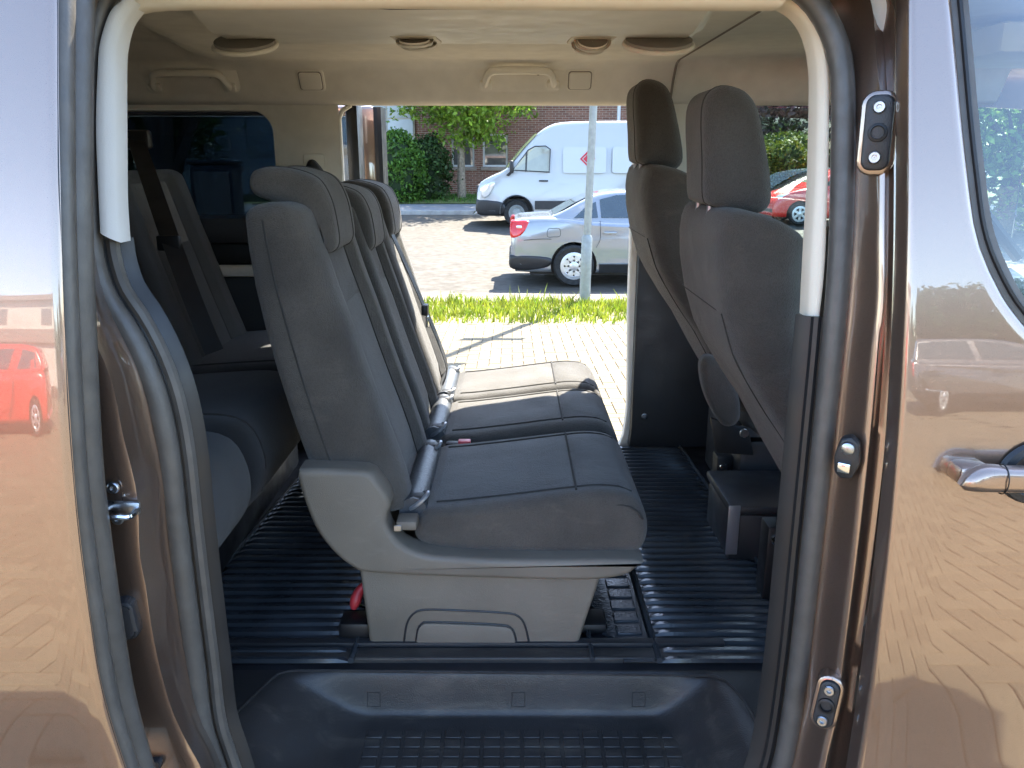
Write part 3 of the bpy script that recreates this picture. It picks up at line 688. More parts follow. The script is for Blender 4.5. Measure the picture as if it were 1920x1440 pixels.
def make_van(label, paint):
    t = thing('panel_van', label, 'van', (0, 0, 0)); L = 5.95; Wd = .97
    zs = [(.2, .93), (.45, 1.0), (1.2, 1.0), (1.6, .975), (2.4, .90), (2.7, .80)]
    yf = sidefun(Wd, .14, L, zs)
    # nose to +x; x measured from the rear
    prof = [(.0, .45), (.0, 1.4), (.03, 2.3), (.10, 2.52), (.35, 2.60), (1.5, 2.66), (2.9, 2.66), (3.7, 2.63), (4.05, 2.55), (4.35, 2.36), (4.72, 1.98), (5.12, 1.50), (5.25, 1.42), (5.62, 1.26), (5.84, 1.13), (5.92, .95), (5.95, .62), (5.92, .36), (5.6, .30), (.3, .32)]
    b = obj('body', *pillow(prof, -Wd, Wd, .10, n=110, k=5, yfun=yf, mids=5), paint, t); cut_arches(b, [(1.0, .36, .42), (4.90, .36, .42)], Wd)
    for sg_ in (-1, 1): obj('side_window', *side_poly([(4.06, 1.40), (4.04, 1.95), (4.16, 2.03), (4.42, 2.02), (4.58, 1.93), (4.98, 1.45)], Wd, yf, .004, s=sg_), 'van_glass', t, smooth=False)
    for sg_ in (-1, 1):
        wp = [(4.05, 1.39), (4.03, 1.96), (4.15, 2.04), (4.43, 2.03), (4.60, 1.94), (5.0, 1.44)]
        obj('window_seal', *tube([Vector((x, sg_*(abs(yf(x, z, Wd))+.004), z)) for x, z in wp], .014, 6, closed=True), 'dark_plastic', t)
    for sg_ in (-1, 1): obj('window_bar', *side_poly([(4.64, 1.40), (4.62, 1.9), (4.66, 1.9), (4.68, 1.40)], Wd, yf, .010, s=sg_), 'dark_plastic', t, smooth=False)
    for sg_ in (-1, 1): obj('window_corner', *side_poly([(4.99, 1.40), (4.98, 1.47), (4.93, 1.53), (5.18, 1.31), (5.10, 1.28)], Wd, yf, .006, s=sg_), 'dark_plastic', t, smooth=False)
    rings = []
    for x, z in ((5.16, 1.485), (4.95, 1.74), (4.72, 2.01), (4.40, 2.335)):
        hw = abs(yf(x, z, Wd))*.985; rings.append([Vector((x+.035-.07*abs(-1+2*i/10)**4, -hw+2*hw*i/10, z+.03-.02*abs(-1+2*i/10)**4)) for i in range(11)])
    obj('windscreen', *loft(rings), 'pale_glass', t)
    obj('front_bumper', *pillow([(5.20, .30), (5.22, .60), (5.60, .68), (5.93, .70), (5.975, .55), (5.95, .33), (5.7, .27)], -Wd*1.0, Wd*1.0, .06, n=40, k=3, yfun=lambda x, z, y: yf(x, z, y)*1.012), 'dark_plastic', t)
    for sg_ in (-1, 1): obj('side_strip', *side_poly([(1.48, .44), (1.48, .66), (4.42, .66), (4.42, .44)], Wd, yf, .012, .03, s=sg_), 'dark_plastic', t, smooth=False)
    for s in (-1, 1):
        mm = Matrix.Identity(4) if s > 0 else Matrix.Diagonal((1, -1, 1, 1))
        obj('head_light', *xform(pillow([(5.80, .74), (5.86, .98), (5.66, 1.10), (5.46, 1.12), (5.58, .86), (5.7, .74)], .50, .995, .03, n=24, k=3, yfun=lambda x, z, y: abs(yf(x, z, y))+.012), mm), 'lamp_clear', t)
        obj('wing_mirror', *xform(box(4.98, 5.08, Wd*.97, Wd*1.16, 1.36, 1.68, .04), mm), 'dark_plastic', t)
        obj('arch_lip', *xform(tube([(4.90+.435*math.cos(R(a)), abs(yf(4.9, .5, Wd))-.005, .36+.435*math.sin(R(a))) for a in range(-5, 186, 10)], .022, 6), mm), 'dark_plastic', t)
        obj('door_handle', *xform(box(4.08, 4.32, Wd*.985, Wd*1.02, 1.15, 1.19, .012), mm), 'dark_plastic', t)
    obj('grille', *box(5.86, 5.965, -.45, .45, .74, 1.05, .03), 'dark_plastic', t)
    for p in ([(3.98, 2.05), (3.98, 1.3), (3.98, .68)], [(5.02, 1.3), (5.05, 1.0), (4.78, .76)], [(3.80, 2.58), (3.80, 1.6), (3.80, .68)], [(2.5, 2.6), (2.5, 1.6), (2.5, .68)], [(.9, 1.25), (2.2, 1.25), (3.78, 1.25)], [(3.98, 2.05), (4.2, 2.1), (4.45, 2.08), (5.0, 1.5)]):
        obj('panel_gap', *strip_on_side(p, Wd, yf, -.001, .005), 'roof_band', t)
    for x0, x1 in ((2.58, 3.70), (1.2, 2.42)):
        for sg_ in (-1, 1): obj('pressed_panel', *side_poly(rrect(x0, x1, 1.36, 2.02, .08), Wd, yf, .0025, .01, s=sg_), paint, t)
    # the red lozenges on the flank, as seen
    yl = yf(3.0, 1.72, Wd)
    for s in (-1, 1):
        mm = Matrix.Identity(4) if s > 0 else Matrix.Diagonal((1, -1, 1, 1)); cx, cz, h = 3.02, 1.72, .155
        obj('flank_emblem', *xform(prism([(cx-h, cz), (cx, cz-h), (cx+h, cz), (cx, cz+h)], yl+.001, yl+.016), mm), 'logo_red', t, smooth=False)
        mbx = MB()
        for o2 in (.055,):
            a = cx+o2
            mbx.add(prism([(a+h+.03, cz), (a, cz-h-.03+.0), (a-.03, cz-h), (a+h-.02, cz), (a-.03, cz+h), (a, cz+h+.03)], yl+.001, yl+.015))
        obj('emblem_chevron', *xform((mbx.v, mbx.f), mm), 'logo_red', t, smooth=False)
    obj('underbody', *box(.4, 5.3, -.75, .75, .25, .7), 'black', t, smooth=False)
    for x in (1.0, 4.90):
        for s in (-1, 1): wheel(t, x, s*.855, .345, .22, s, 'steel', .21)
    return t
def place(t, x, y, rot, slope=0):
    t.location = (x, y, zg(y)); t.rotation_euler = (0, 0, rot)
sd = make_sedan('silver saloon car parked at the near kerb behind the sign post', 'silver_paint'); place(sd, -.02, 13.17, 0)
vn = make_van('white delivery van with red lozenge on its side, parked across the road', 'white_paint'); place(vn, 5.02, 22.45, math.pi)
hc = make_hatch('small red hatchback parked across the road behind the front seats', 'red_paint'); place(hc, 10.7, 22.6, math.pi)
# the two cars behind the photographer
hb2 = make_hatch('red hatchback behind the photographer, mirrored in the open sliding door', 'red_paint'); place(hb2, -3.9, -7.0, R(168))
sd2 = make_sedan('dark grey saloon behind the photographer, mirrored in the front door', mat('grey_paint', (.16, .15, .15), .25, metal=.5, coat=.8, var=.03)); place(sd2, 3.4, -8.1, R(0))

# ================================================================== THE BROWN VAN
FZ = .55                                    # cabin floor height
van = thing('passenger_van', 'metallic brown passenger van with both sliding doors open', 'van', (0, 1.95, 0))
VN = van
def px(pts, Y0, f=1.0, n=80, closed=False):
    return cr([PL(u, v, Y0, f) for u, v in pts], n, closed)
# ---- near doorway: loops from lower left, over the top, to lower right (Y = distance of the door plane)
seal_c = [(425, 1500), (404, 1435), (380, 1360), (366, 1250), (350, 1130), (332, 985), (318, 860), (300, 765), (275, 690), (240, 620), (200, 560), (178, 500), (168, 430), (163, 300), (164, 150), (178, 50), (215, -30), (320, -62), (700, -75), (1100, -72), (1400, -58), (1500, -20), (1555, 50), (1579, 140), (1580, 300), (1575, 475), (1562, 640), (1546, 800), (1525, 1000), (1498, 1246), (1472, 1413), (1445, 1500)]
SC = px(seal_c, 1.13, .7, 170)
def shift(path, dx, dy, d=None):
    """move a doorway loop outwards in its own plane by d and by dy away from the viewer"""
    out = []
    for i, p in enumerate(path):
        t = (path[min(i+1, len(path)-1)]-path[max(i-1, 0)]); t = Vector((t.x, 0, t.z)).normalized()
        nrm = Vector((-t.z, 0, t.x)); out.append(p + nrm*dx + Vector((0, dy, 0)))
    return out
# outward normal: path runs up the left side, so (-tz, tx) points to the left = outwards
seal = obj('door_seal', *tube(SC, .0165, 12, rz=1.0), 'rubber', VN, label='grey rubber seal round the near sliding door opening')
uv = [proj(q) for q in SC]; top_i = min(range(len(SC)), key=lambda i: uv[i][1])
iL = max(i for i in range(top_i) if uv[i][1] > 405); iR = min(i for i in range(top_i, len(SC)) if uv[i][1] > 585); iT = min(i for i in range(top_i, len(SC)) if uv[i][0] > 1470)
s1 = shift(SC, -.026, .012); s2 = shift(SC, -.012, .012); s3 = shift(SC, -.034, .02); s4 = shift(SC, -.046, .035); s5 = shift(SC, -.022, .014)
obj('seal_lip', *tube(s1[:iL], .0095, 8), 'rubber', seal)
obj('seal_lip', *tube(s5[iR:], .008, 8), 'rubber_black', seal)
obj('seal_groove', *loft([s2[:iL], s3[:iL], s4[:iL]]), 'rubber_black', seal)
obj('seal_groove', *loft([s2[iR:], s3[iR:], s4[iR:]]), 'rubber_black', seal)
# painted jamb: left and top
NL = 96
outer_l = [(400, 1500), (375, 1436), (347, 1386), (319, 1322), (297, 1241), (283, 1170), (273, 1099), (262, 1040), (258, 938), (245, 873), (231, 819), (217, 747), (202, 693), (180, 645), (160, 590), (145, 500), (138, 400), (135, 250), (140, 100), (160, 0), (210, -85), (330, -115), (700, -125), (1100, -122), (1400, -110)]
OL = px(outer_l, 1.045, 1.0, NL)
inner_l = cr(SC[:iT+1], NL)
mid_l = [a.lerp(b, .5)+Vector((0, .035, 0)) for a, b in zip(OL, inner_l)]
c1 = [a.lerp(b, .10)+Vector((0, .004, 0)) for a, b in zip(OL, mid_l)]; c2 = [a.lerp(b, .25)+Vector((0, .013, 0)) for a, b in zip(OL, mid_l)]
skin_l = [Vector((p.x-.02, 1.043+lean(p.z), p.z)) for p in OL]; skin_l0 = [Vector((p.x-.006, 1.0435+lean(p.z), p.z)) for p in OL]
jamb = obj('door_jamb', *loft([skin_l, skin_l0, OL, c1, c2, mid_l, inner_l], False), 'paint', VN, sharp=70)
# painted jamb: right (centre pillar)
NRr = 70
gap_r = [(1500, -70), (1640, -40), (1697, 0), (1699, 200), (1698, 450), (1692, 650), (1680, 850), (1662, 1010), (1640, 1180), (1620, 1330), (1603, 1440), (1590, 1520)]
cre_r = [(1480, -75), (1590, -50), (1632, 0), (1644, 110), (1650, 200), (1656, 300), (1655, 420), (1654, 554), (1644, 650), (1632, 784), (1617, 928), (1604, 1040), (1590, 1150), (1577, 1250), (1570, 1330), (1548, 1420), (1530, 1520)]
GR = px(gap_r, 1.035, 1, NRr); CRr = px(cre_r, 1.065, 1, NRr)
IR = cr(SC[iT:], NRr)
def lerp_l(a, b, t, d=(0, 0, 0)): return [p.lerp(q, t)+Vector(d)+Vector((0, .035*max(0, 1-i/14)*(1 if 0 < t < 1 else 0), 0)) for i, (p, q) in enumerate(zip(a, b))]
rings = [IR, lerp_l(IR, CRr, .25, (0, .012, 0)), lerp_l(IR, CRr, .55, (0, .012, 0)), lerp_l(IR, CRr, .72, (0, .010, 0)), lerp_l(IR, CRr, .86, (0, .003, 0)), CRr, lerp_l(CRr, GR, .12, (0, .003, 0)), lerp_l(CRr, GR, .26, (.0, .011, 0)), lerp_l(CRr, GR, .42, (.001, .022, 0)), lerp_l(CRr, GR, .65, (.002, .032, 0)), [p+Vector((.0, .035, 0)) for p in GR], [p+Vector((.03, .05, 0)) for p in GR]]
pil = obj('centre_pillar', *loft(rings), 'paint', VN, sharp=70)
# trims on the door flange
def band(outp, inp, Y0, yi, m, name, th=.0045, n=60, f=.7):
    a = px(outp, Y0, f, n); b = px(inp, Y0+yi, f, n)
    mid = [p.lerp(q, .5)-Vector((0, th, 0)) for p, q in zip(a, b)]
    m1 = [p.lerp(q, .18)-Vector((0, th*.75, 0)) for p, q in zip(a, b)]; m2 = [p.lerp(q, .82)-Vector((0, th*.7, 0)) for p, q in zip(a, b)]
    bk = [q+Vector((0, .03, 0)) for q in b]
    return obj(name, *loft([[p+Vector((0, .02, 0)) for p in a], a, m1, mid, m2, b, bk]), m, VN, sharp=60)
band([(188, 437), (183, 333), (180, 233), (183, 133), (187, 83), (200, 37), (214, 12), (240, -8)], [(227, 455), (222, 380), (221, 300), (220, 133), (223, 87), (233, 47), (248, 23), (262, 8)], 1.118, .012, 'pale_trim', 'edge_trim')
band([(1490, -18), (1510, 8), (1530, 51), (1548, 99), (1554, 158), (1554, 277), (1550, 396), (1546, 500), (1536, 595)], [(1440, 8), (1470, 14), (1499, 36), (1518, 71), (1528, 119), (1530, 178), (1526, 337), (1518, 475), (1512, 594)], 1.15, .012, 'cream_trim', 'edge_trim')
band([(238, -40), (330, -55), (700, -62), (1100, -60), (1400, -48), (1490, -25)], [(252, 20), (330, 13), (700, 11), (1100, 13), (1400, 14), (1462, 14)], 1.135, .004, 'cream_trim', 'header_trim', .012)
# screw plates, latch, bolts on the jambs
def frame_at(p, nrm, up):
    n_ = Vector(nrm).normalized(); u_ = (Vector(up)-n_*Vector(up).dot(n_)).normalized(); r_ = u_.cross(n_)
    return Matrix(((r_.x, n_.x, u_.x, p.x), (r_.y, n_.y, u_.y, p.y), (r_.z, n_.z, u_.z, p.z), (0, 0, 0, 1)))
def screw(m, x, z, r, parent):
    s = obj('screw', *xform(lathe([(r, 0), (r*.98, .004), (r*.8, .0055), (r*.42, .0055), (r*.36, .001), (.0005, .001)], 20), m @ Matrix.Translation((x, 0, z))), 'grey_metal', parent); return s
def plate(u, v, Y0, w, h, nrm, parent, rad, lean_up=(0, 0, 1), name='striker_plate'):
    p = PL(u, v, Y0); m = frame_at(p, nrm, lean_up)
    rim = obj('plate_recess', *xform(prism(rrect(-w/2-.006, w/2+.006, -h/2-.006, h/2+.006, rad+.006, 5), -.03, .006, .005), m), 'paint', VN)
    pl = obj(name, *xform(prism(rrect(-w/2, w/2, -h/2, h/2, rad, 5), -.02, .013, .004), m), 'dark_plastic', VN)
    m2 = m @ Matrix.Translation((0, .013, 0))
    for zz in (h*.33, -h*.33): screw(m2, -.001, zz, .0085, pl)
    obj('socket', *xform(lathe([(.0125, 0), (.012, .003), (.0088, .004), (.0075, -.004), (.0005, -.005)], 18), m2), 'black', pl)
    return pl
plate(1646, 250, 1.062, .036, .098, (-.42, -.9, .05), pil, .013, (-.02, 0, 1))
plate(1551, 1315, 1.064, .030, .080, (-.45, -.9, .1), pil, .014, (.10, 0, 1))
p = PL(1592, 855, 1.075); m = frame_at(p, (-.5, -.85, 0), (.05, 0, 1))
lt = obj('door_latch', *xform(prism([(q.x, q.y) for q in [Vector(a) for a in [(-.016, -.025), (-.006, -.034), (.010, -.030), (.017, -.006), (.012, .022), (0, .032), (-.014, .026), (-.019, .0)]]], -.012, .010, .004), m), 'dark_plastic', VN)
obj('latch_pin', *xform(lathe([(.010, .009), (.009, .016), (.005, .018), (.0005, .018)], 14), m @ Matrix.Translation((-.002, 0, .015))), 'grey_metal', lt)
obj('latch_claw', *xform(box(-.012, .006, .008, .018, -.022, -.006, .003), m), 'chrome', lt)
# rear quarter behind the open door with striker, bolts, bump stop
rows = []
for i in range(26):
    z = .28+1.5*i/25; rows.append([Vector((x, 1.043+lean(z), z)) for x in (-2.55, -1.6, -.9, -.60)])
xs_edge = sorted([(p.z, p.x-.02) for p in OL[:60]])
rows = []
for i in range(40):
    z = .30+1.48*i/39; xe = interp(xs_edge, z); rows.append([Vector((a, 1.043+lean(z), z)) for a in (-2.55, -1.7, -1.0, xe-.1, xe)])
obj('rear_quarter_panel', *loft(rows), 'paint', VN)
def on_quarter(u, v): return PL(u, v, 1.040)
for (u, v) in ((213, 914), (222, 972)):
    m = frame_at(on_quarter(u, v), (.1, -1, .05), (0, 0, 1)); screw(m, 0, 0, .0085, VN)
m = frame_at(on_quarter(238, 950), (.1, -1, .05), (.1, 0, 1))
sk = obj('striker', *xform(box(-.028, .020, .0, .008, -.010, .010, .004), m), 'grey_metal', VN)
obj('striker_loop', *xform(tube(cr([(-.022, .004, 0), (-.022, .035, 0), (.0, .042, .002), (.016, .035, 0), (.016, .004, 0)], 12), .0045, 8), m), 'chrome', sk)
m = frame_at(on_quarter(243, 1153), (.2, -1, .05), (-.1, 0, 1))
obj('bump_stop', *xform(prism(rrect(-.016, .014, -.030, .030, .012, 5), -.01, .022, .006), m), 'dark_plastic', VN)
m = frame_at(on_quarter(287, 1428), (.1, -1, .05), (0, 0, 1)); obj('drain_plug', *xform(prism(rrect(-.012, .014, -.008, .006, .004, 3), -.01, .01, .003), m), 'dark_plastic', VN)
# ---- the near sliding door, pushed back outside the quarter panel
sd_edge = [(104, -80), (105, 0), (106, 200), (110, 400), (122, 700), (140, 950), (165, 1150), (190, 1300), (232, 1440), (270, 1540)]
sd_in = [(176, -80), (176, 0), (173, 200), (172, 430), (179, 640), (190, 860), (206, 1000), (227, 1150), (252, 1300), (290, 1440), (325, 1540)]
E0 = px(sd_edge, .905, 1, 70); E1 = px(sd_in, .995, 1, 70)
xs = sorted([(p.z, p.x) for p in E0])
rows = []
for i in range(70):
    z = xs[0][0]+(xs[-1][0]-xs[0][0])*i/69; xe = interp(xs, z)
    rows.append([Vector((a, .905+lean(z)+d, z)) for a, d in ((-1.62, .0), (-1.2, .0), (-.9, 0), (xe-.12, 0), (xe-.05, 0), (xe-.012, .0), (xe-.003, .0015), (xe, .005))])
sdoor = obj('sliding_door', *loft(rows), 'paint', VN, label='brown sliding door pushed back along the side of the van')
rings = []
for t, bx in ((.0, .0), (.03, -.006), (.14, -.006)): rings.append([a.lerp(b, t)+Vector((bx, .004 if t == 0 else 0, 0)) for a, b in zip(E0, E1)])
obj('edge_gap', *loft(rings), 'rubber_black', sdoor)
rings = []
for t, bx in ((.14, -.004), (.18, .003), (.28, .008), (.40, .005), (.48, -.004), (.55, -.012), (.62, -.003), (.72, .008), (.86, .008), (.95, .0), (1, -.008), (1.05, -.02)):
    rings.append([a.lerp(b, t)+Vector((bx, 0, 0)) for a, b in zip(E0, E1)])
obj('door_edge_seal', *loft(rings), 'rubber', sdoor, sharp=80)
rows = [[Vector((a, .985+lean(z), z)) for a in (-1.62, -1.0, interp(xs, z)-.03)] for z in [xs[0][0]+(xs[-1][0]-xs[0][0])*i/20 for i in range(21)]]
obj('inner_panel', *loft(rows), 'dark_plastic', sdoor)
# ---- the near front door
fd_edge = [(1704, -60), (1704, 0), (1704, 200), (1703, 400), (1697, 600), (1686, 800), (1668, 1000), (1646, 1180), (1626, 1330), (1609, 1440), (1590, 1540)]
fe = sorted([(q.z, q.x) for q in px(fd_edge, .985, 1, 60)])
fw = sorted([(q.z, q.x) for q in px([(1784, -60), (1790, 0), (1808, 200), (1822, 330), (1838, 440), (1868, 520), (1910, 590), (1975, 650), (2120, 695), (2500, 730)], .985, 1, 60)])
zlow = fw[0][0]
zs_ = sorted(set([.30+.04*i for i in range(int((zlow-.30)/.04)+1)] + [zlow-.004] + [zlow+.006*i for i in range(20)] + [zlow+.12+.03*i for i in range(16) if zlow+.12+.03*i < 1.80]))
rows = []
for z in zs_:
    x0 = interp(fe, z); x1 = 1.72 if z < zlow else interp(fw, z); Y = .985+lean(z)
    rows.append([Vector((x0, Y+.035, z)), Vector((x0+.0005, Y+.008, z)), Vector((x0+.003, Y+.001, z))] + [Vector((x0+.008+(x1-x0-.020)*t, Y, z)) for t in (0, .06, .2, .4, .6, .8, .9, 1)] + [Vector((x1-.006, Y+.002, z)), Vector((x1, Y+.008, z)), Vector((x1+.004, Y+.022, z))])
fdoor = obj('front_door', *loft(rows), 'paint', VN, label='brown front passenger door with chrome-like handle', sharp=60)
def wl(Y0, dx, dz=0.0, n=60):
    return [Vector((x+dx, Y0+lean(z), z+dz)) for z, x in sorted([(q.z, q.x) for q in px([(1784, -60), (1790, 0), (1808, 200), (1822, 330), (1838, 440), (1868, 520), (1910, 590), (1975, 650), (2120, 695), (2500, 730)], .985, 1, n)])]
a, b2, c3, d4 = wl(1.0, .002), wl(1.0, .012, .004), wl(1.004, .026, .008), wl(1.022, .030, .008)
obj('window_seal', *loft([a, b2, c3, d4]), 'rubber', fdoor, sharp=60)
obj('window_edge_strip', *tube(wl(.9995, .0135, .004), .0035, 6), 'rubber_black', fdoor)
gx = wl(1.016, .026, .008)
v = [tuple(q) for q in gx]+[(1.72, q.y, q.z) for q in gx]; n = len(gx)
obj('window_pane', v, [(i, i+1, n+i+1, n+i) for i in range(n-1)], 'cab_glass', fdoor)
# door handle: bar on two feet in front of a scooped cup
hy = .985+lean(1.15); hz = PL(1870, 880, .985).z; hx0 = PL(1800, 880, .95).x
cup = obj('handle_cup', *xform(lathe([(.047, -.002), (.044, .004), (.036, .0055), (.034, .003), (.030, .001), (.02, .0005), (.0005, .0005)], 30), Matrix.Translation((PL(1958, 880, .985).x, hy-.0035, hz-.004)) @ Matrix.Scale(-1, 4, (0, 1, 0)) @ Matrix.Scale(1.35, 4, (1, 0, 0))), 'dark_plastic', fdoor)
hb_prof = [(hx0, hz-.006), (hx0+.012, hz+.012), (hx0+.035, hz+.021), (hx0+.065, hz+.018), (hx0+.2, hz+.017), (hx0+.22, hz+.0), (hx0+.2, hz-.015), (hx0+.05, hz-.015), (hx0+.008, hz-.013)]
obj('door_handle', *pillow(hb_prof, hy-.050, hy-.022, .010, n=44, k=4), 'paint', fdoor)
obj('handle_foot', *box(hx0+.004, hx0+.05, hy-.03, hy+.01, hz-.012, hz+.014, .008), 'paint', fdoor)
obj('handle_joint', *tube([(hx0+.0535+.0005*0, hy-.0365+.0165*math.cos(a), hz+.0015+.0195*math.sin(a)) for a in [6.283*i/20 for i in range(20)]], .0009, 5, closed=True), 'black', fdoor)
# ---- outer body: roof, sills, far side, ends, wheels
rprof = []
for y, z in ((1.10, 1.785), (1.14, 1.83), (1.22, 1.87), (1.5, 1.905), (1.95, 1.92), (2.4, 1.905), (2.70, 1.87), (2.80, 1.80), (2.83, 1.74)): rprof.append((y, z))
rp2 = cr([(0, a, b) for a, b in rprof], 26)
xsr = (-2.6, -1.5, -.5, .5, 1.2, 1.78)
obj('roof', *loft([[Vector((x, q.y, q.z-(.0 if x < 1.7 else .03))) for q in rp2] for x in xsr]), 'paint', VN)
obj('header_beam', *box(-1.0, .62, 1.155, 1.24, 1.775, 1.84, .01), 'dark_plastic', VN)
obj('sill_panel', *pillow([(-.56, .22), (-.56, .42), (.52, .42), (.52, .22)], 1.02, 1.16, .012, n=40, k=3, smooth=True), 'paint', VN)
obj('underbody', *box(-2.5, 2.2, 1.15, 2.75, .22, .40), 'black', VN, smooth=False)
obj('rear_wall', *box(-2.6, -2.55, 1.05, 2.85, .35, 1.85), 'dark_plastic', VN, smooth=False)
obj('inner_quarter_trim', *box(-2.55, -.72, 1.10, 1.14, .5, 1.80), 'dark_plastic', VN, smooth=False)
# bonnet and windscreen
bp = [(1.55, .35), (1.55, 1.10), (1.75, 1.17), (2.1, 1.10), (2.38, .96), (2.46, .7), (2.44, .4), (2.2, .26), (1.7, .26)]
obj('bonnet', *pillow(bp, 1.0, 2.9, .12, n=50, k=4), 'paint', VN)
rings = [[Vector((x-.05*abs(-1+2*i/10)**2.5, 1.10+1.7*i/10, z)) for i in range(11)] for x, z in ((2.22, 1.10), (2.02, 1.42), (1.78, 1.745))]
obj('windscreen', *loft(rings), 'clear_glass', VN)
for y0 in (1.06, 2.82):
    s = 1 if y0 < 2 else -1
    obj('windscreen_pillar', *tube([(2.18, y0+s*.0, 1.09), (1.98, y0+s*.05, 1.42), (1.74, y0+s*.10, 1.77)], .035, 8), 'dark_plastic', VN)
for x in (-1.55, 1.75):
    for y, s in ((1.13, -1), (2.77, 1)):
        wheel(VN, x, y, .33, .21, s, 'six', .22)
# far side: outer skin (door panels) and the far sliding door
FY = 2.86
def far_panel(name, x0, x1, z0, z1, m='paint', y0=FY, y1=FY+.05, b=.012): return obj(name, *box(x0, x1, y0, y1, z0, z1, b), m, VN)
far_panel('far_front_door', .66, 1.62, .30, 1.24)
far_panel('far_rear_quarter', -2.55, -.56, .30, 1.16)
far_panel('far_sill', -.6, .66, .25, .50)
fdo = far_panel('far_sliding_door', -1.60, -.485, .32, 1.16, 'paint', 2.97, 3.05)
obj('door_frame_post', *box(-.555, -.485, 2.97, 3.05, 1.162, 1.735, .015), 'paint', fdo)
obj('far_jamb_rubber', *box(-.556, -.512, 2.80, 2.90, .5, 1.735, .015), 'rubber_black', fdo)
obj('door_frame_rail', *box(-1.6, -.556, 2.97, 3.04, 1.70, 1.735, .01), 'paint', fdo)
obj('window_pane', *box(-1.6, -.556, 3.0, 3.006, 1.164, 1.699), 'tint_glass', fdo)
obj('edge_seal', *tube([(-.475, 2.985, z) for z in (.4, .8, 1.2, 1.5, 1.73)], .018, 8), 'rubber_black', fdo)
obj('edge_seal', *tube([(-.478, 3.04, z) for z in (.4, .8, 1.2, 1.5, 1.73)], .022, 8), 'rubber_black', fdo)
lk = obj('door_lock', *box(-.487, -.462, 2.99, 3.03, 1.40, 1.53, .006), 'dark_plastic', fdo)
# ---- cabin: floor, step, mats
sh = MB()
obj('floor_panel', *box(-2.5, 1.55, 1.412, 2.80, FZ-.05, FZ), 'floor_black', VN, smooth=False)
# entry step: a tray let into the floor
pl_, pr_ = G(400, 1385, FZ), G(1450, 1425, FZ)
Lc = [G(u, v, FZ) for u, v in ((390, 1420), (410, 1370), (450, 1332), (500, 1283), (527, 1264))]; Rc = [G(u, v, FZ) for u, v in ((1446, 1422), (1432, 1385), (1402, 1325), (1365, 1282), (1340, 1268))]
lx = sorted([(p.y, p.x) for p in Lc]); rx = sorted([(p.y, p.x) for p in Rc])
YB = 1.408
ys_ = [1.10, 1.14, 1.18, 1.22, 1.26, 1.30, 1.33, 1.355, 1.37, 1.378, 1.383, 1.387, 1.391, 1.394, 1.397, 1.400, 1.403, 1.406, 1.409, 1.412]
xs_ = [-.60+1.16*i/139 for i in range(140)]
rows = []
for y in ys_:
    r_ = []
    for x in xs_:
        a = x-interp(lx, y); b_ = interp(rx, y)-x
        ram = sstep(0, .20, a)*sstep(0, .14, b_)
        d = .086*ram*(1-sstep(1.380, 1.408, y)) if y > 1.378 else .086*ram
        edge = .004*math.exp(-((y-1.410)/.006)**2)
        r_.append(Vector((x, y, FZ-d-(.0 if (a > 0 and b_ > 0) else .0))))
    rows.append(r_)
rows.insert(0, [Vector((p.x, 1.062, p.z-.004)) for p in rows[0]]); rows.insert(0, [Vector((p.x, 1.055, p.z-.015)) for p in rows[0]]); rows.insert(0, [Vector((p.x, 1.053, .415)) for p in rows[0]])
step = obj('entry_step', *loft(rows), 'step_plastic', VN, sharp=0, label='dark moulded entry step with raised tread pads')
obj('step_lip', *tube([Vector((q.x, q.y, q.z+.0005)) for q in cr([G(u, v, FZ) for u, v in ((413, 1366), (450, 1331), (500, 1282), (522, 1264), (545, 1259), (600, 1258), (960, 1262), (1300, 1267), (1335, 1268), (1364, 1280), (1402, 1325), (1434, 1388))], 60)], .0030, 6), 'step_plastic', step)
for j, y in enumerate((1.222, 1.248, 1.274, 1.300, 1.326)):
    for i in range(16):
        x = -.285+i*.0385
        o = obj('tread_pad', *box(x, x+.031, y-.0105, y+.0105, FZ-.087, FZ-.0835, .0012, 1), 'step_plastic', step)
for u in (700, 972, 1198):
    p = G(u, 1305, FZ-.045)
    def rs(x, y): return Vector((x, y-.0004, FZ-.086*(1-sstep(1.380, 1.408, y))+.0004))
    obj('clip_outline', *tube([rs(p.x-.013, 1.388), rs(p.x+.013, 1.388), rs(p.x+.013, 1.3945), rs(p.x-.013, 1.3945)], .0007, 5, closed=True), 'black', step)
s0, s1 = SC[0], SC[-1]
obj('sill_seal', *tube(cr([s0, s0+Vector((.02, -.01, -.05)), Vector((s0.x+.09, 1.075, .462)), Vector((-.1, 1.07, .455)), Vector((.1, 1.07, .455)), Vector((s1.x-.09, 1.075, .462)), s1+Vector((-.02, -.01, -.05)), s1], 60), .0155, 10), 'rubber', VN)
# raised threshold bar behind the step
obj('threshold_bar', *pillow([(-.62, FZ-.01), (-.62, FZ+.012), (.6, FZ+.012), (.6, FZ-.01)], 1.435, 1.475, .006, n=4, k=3, smooth=False), 'step_plastic', VN)
obj('seat_rail', *box(-.9, .45, 1.478, 1.50, FZ, FZ+.018, .003), 'dark_plastic', VN)

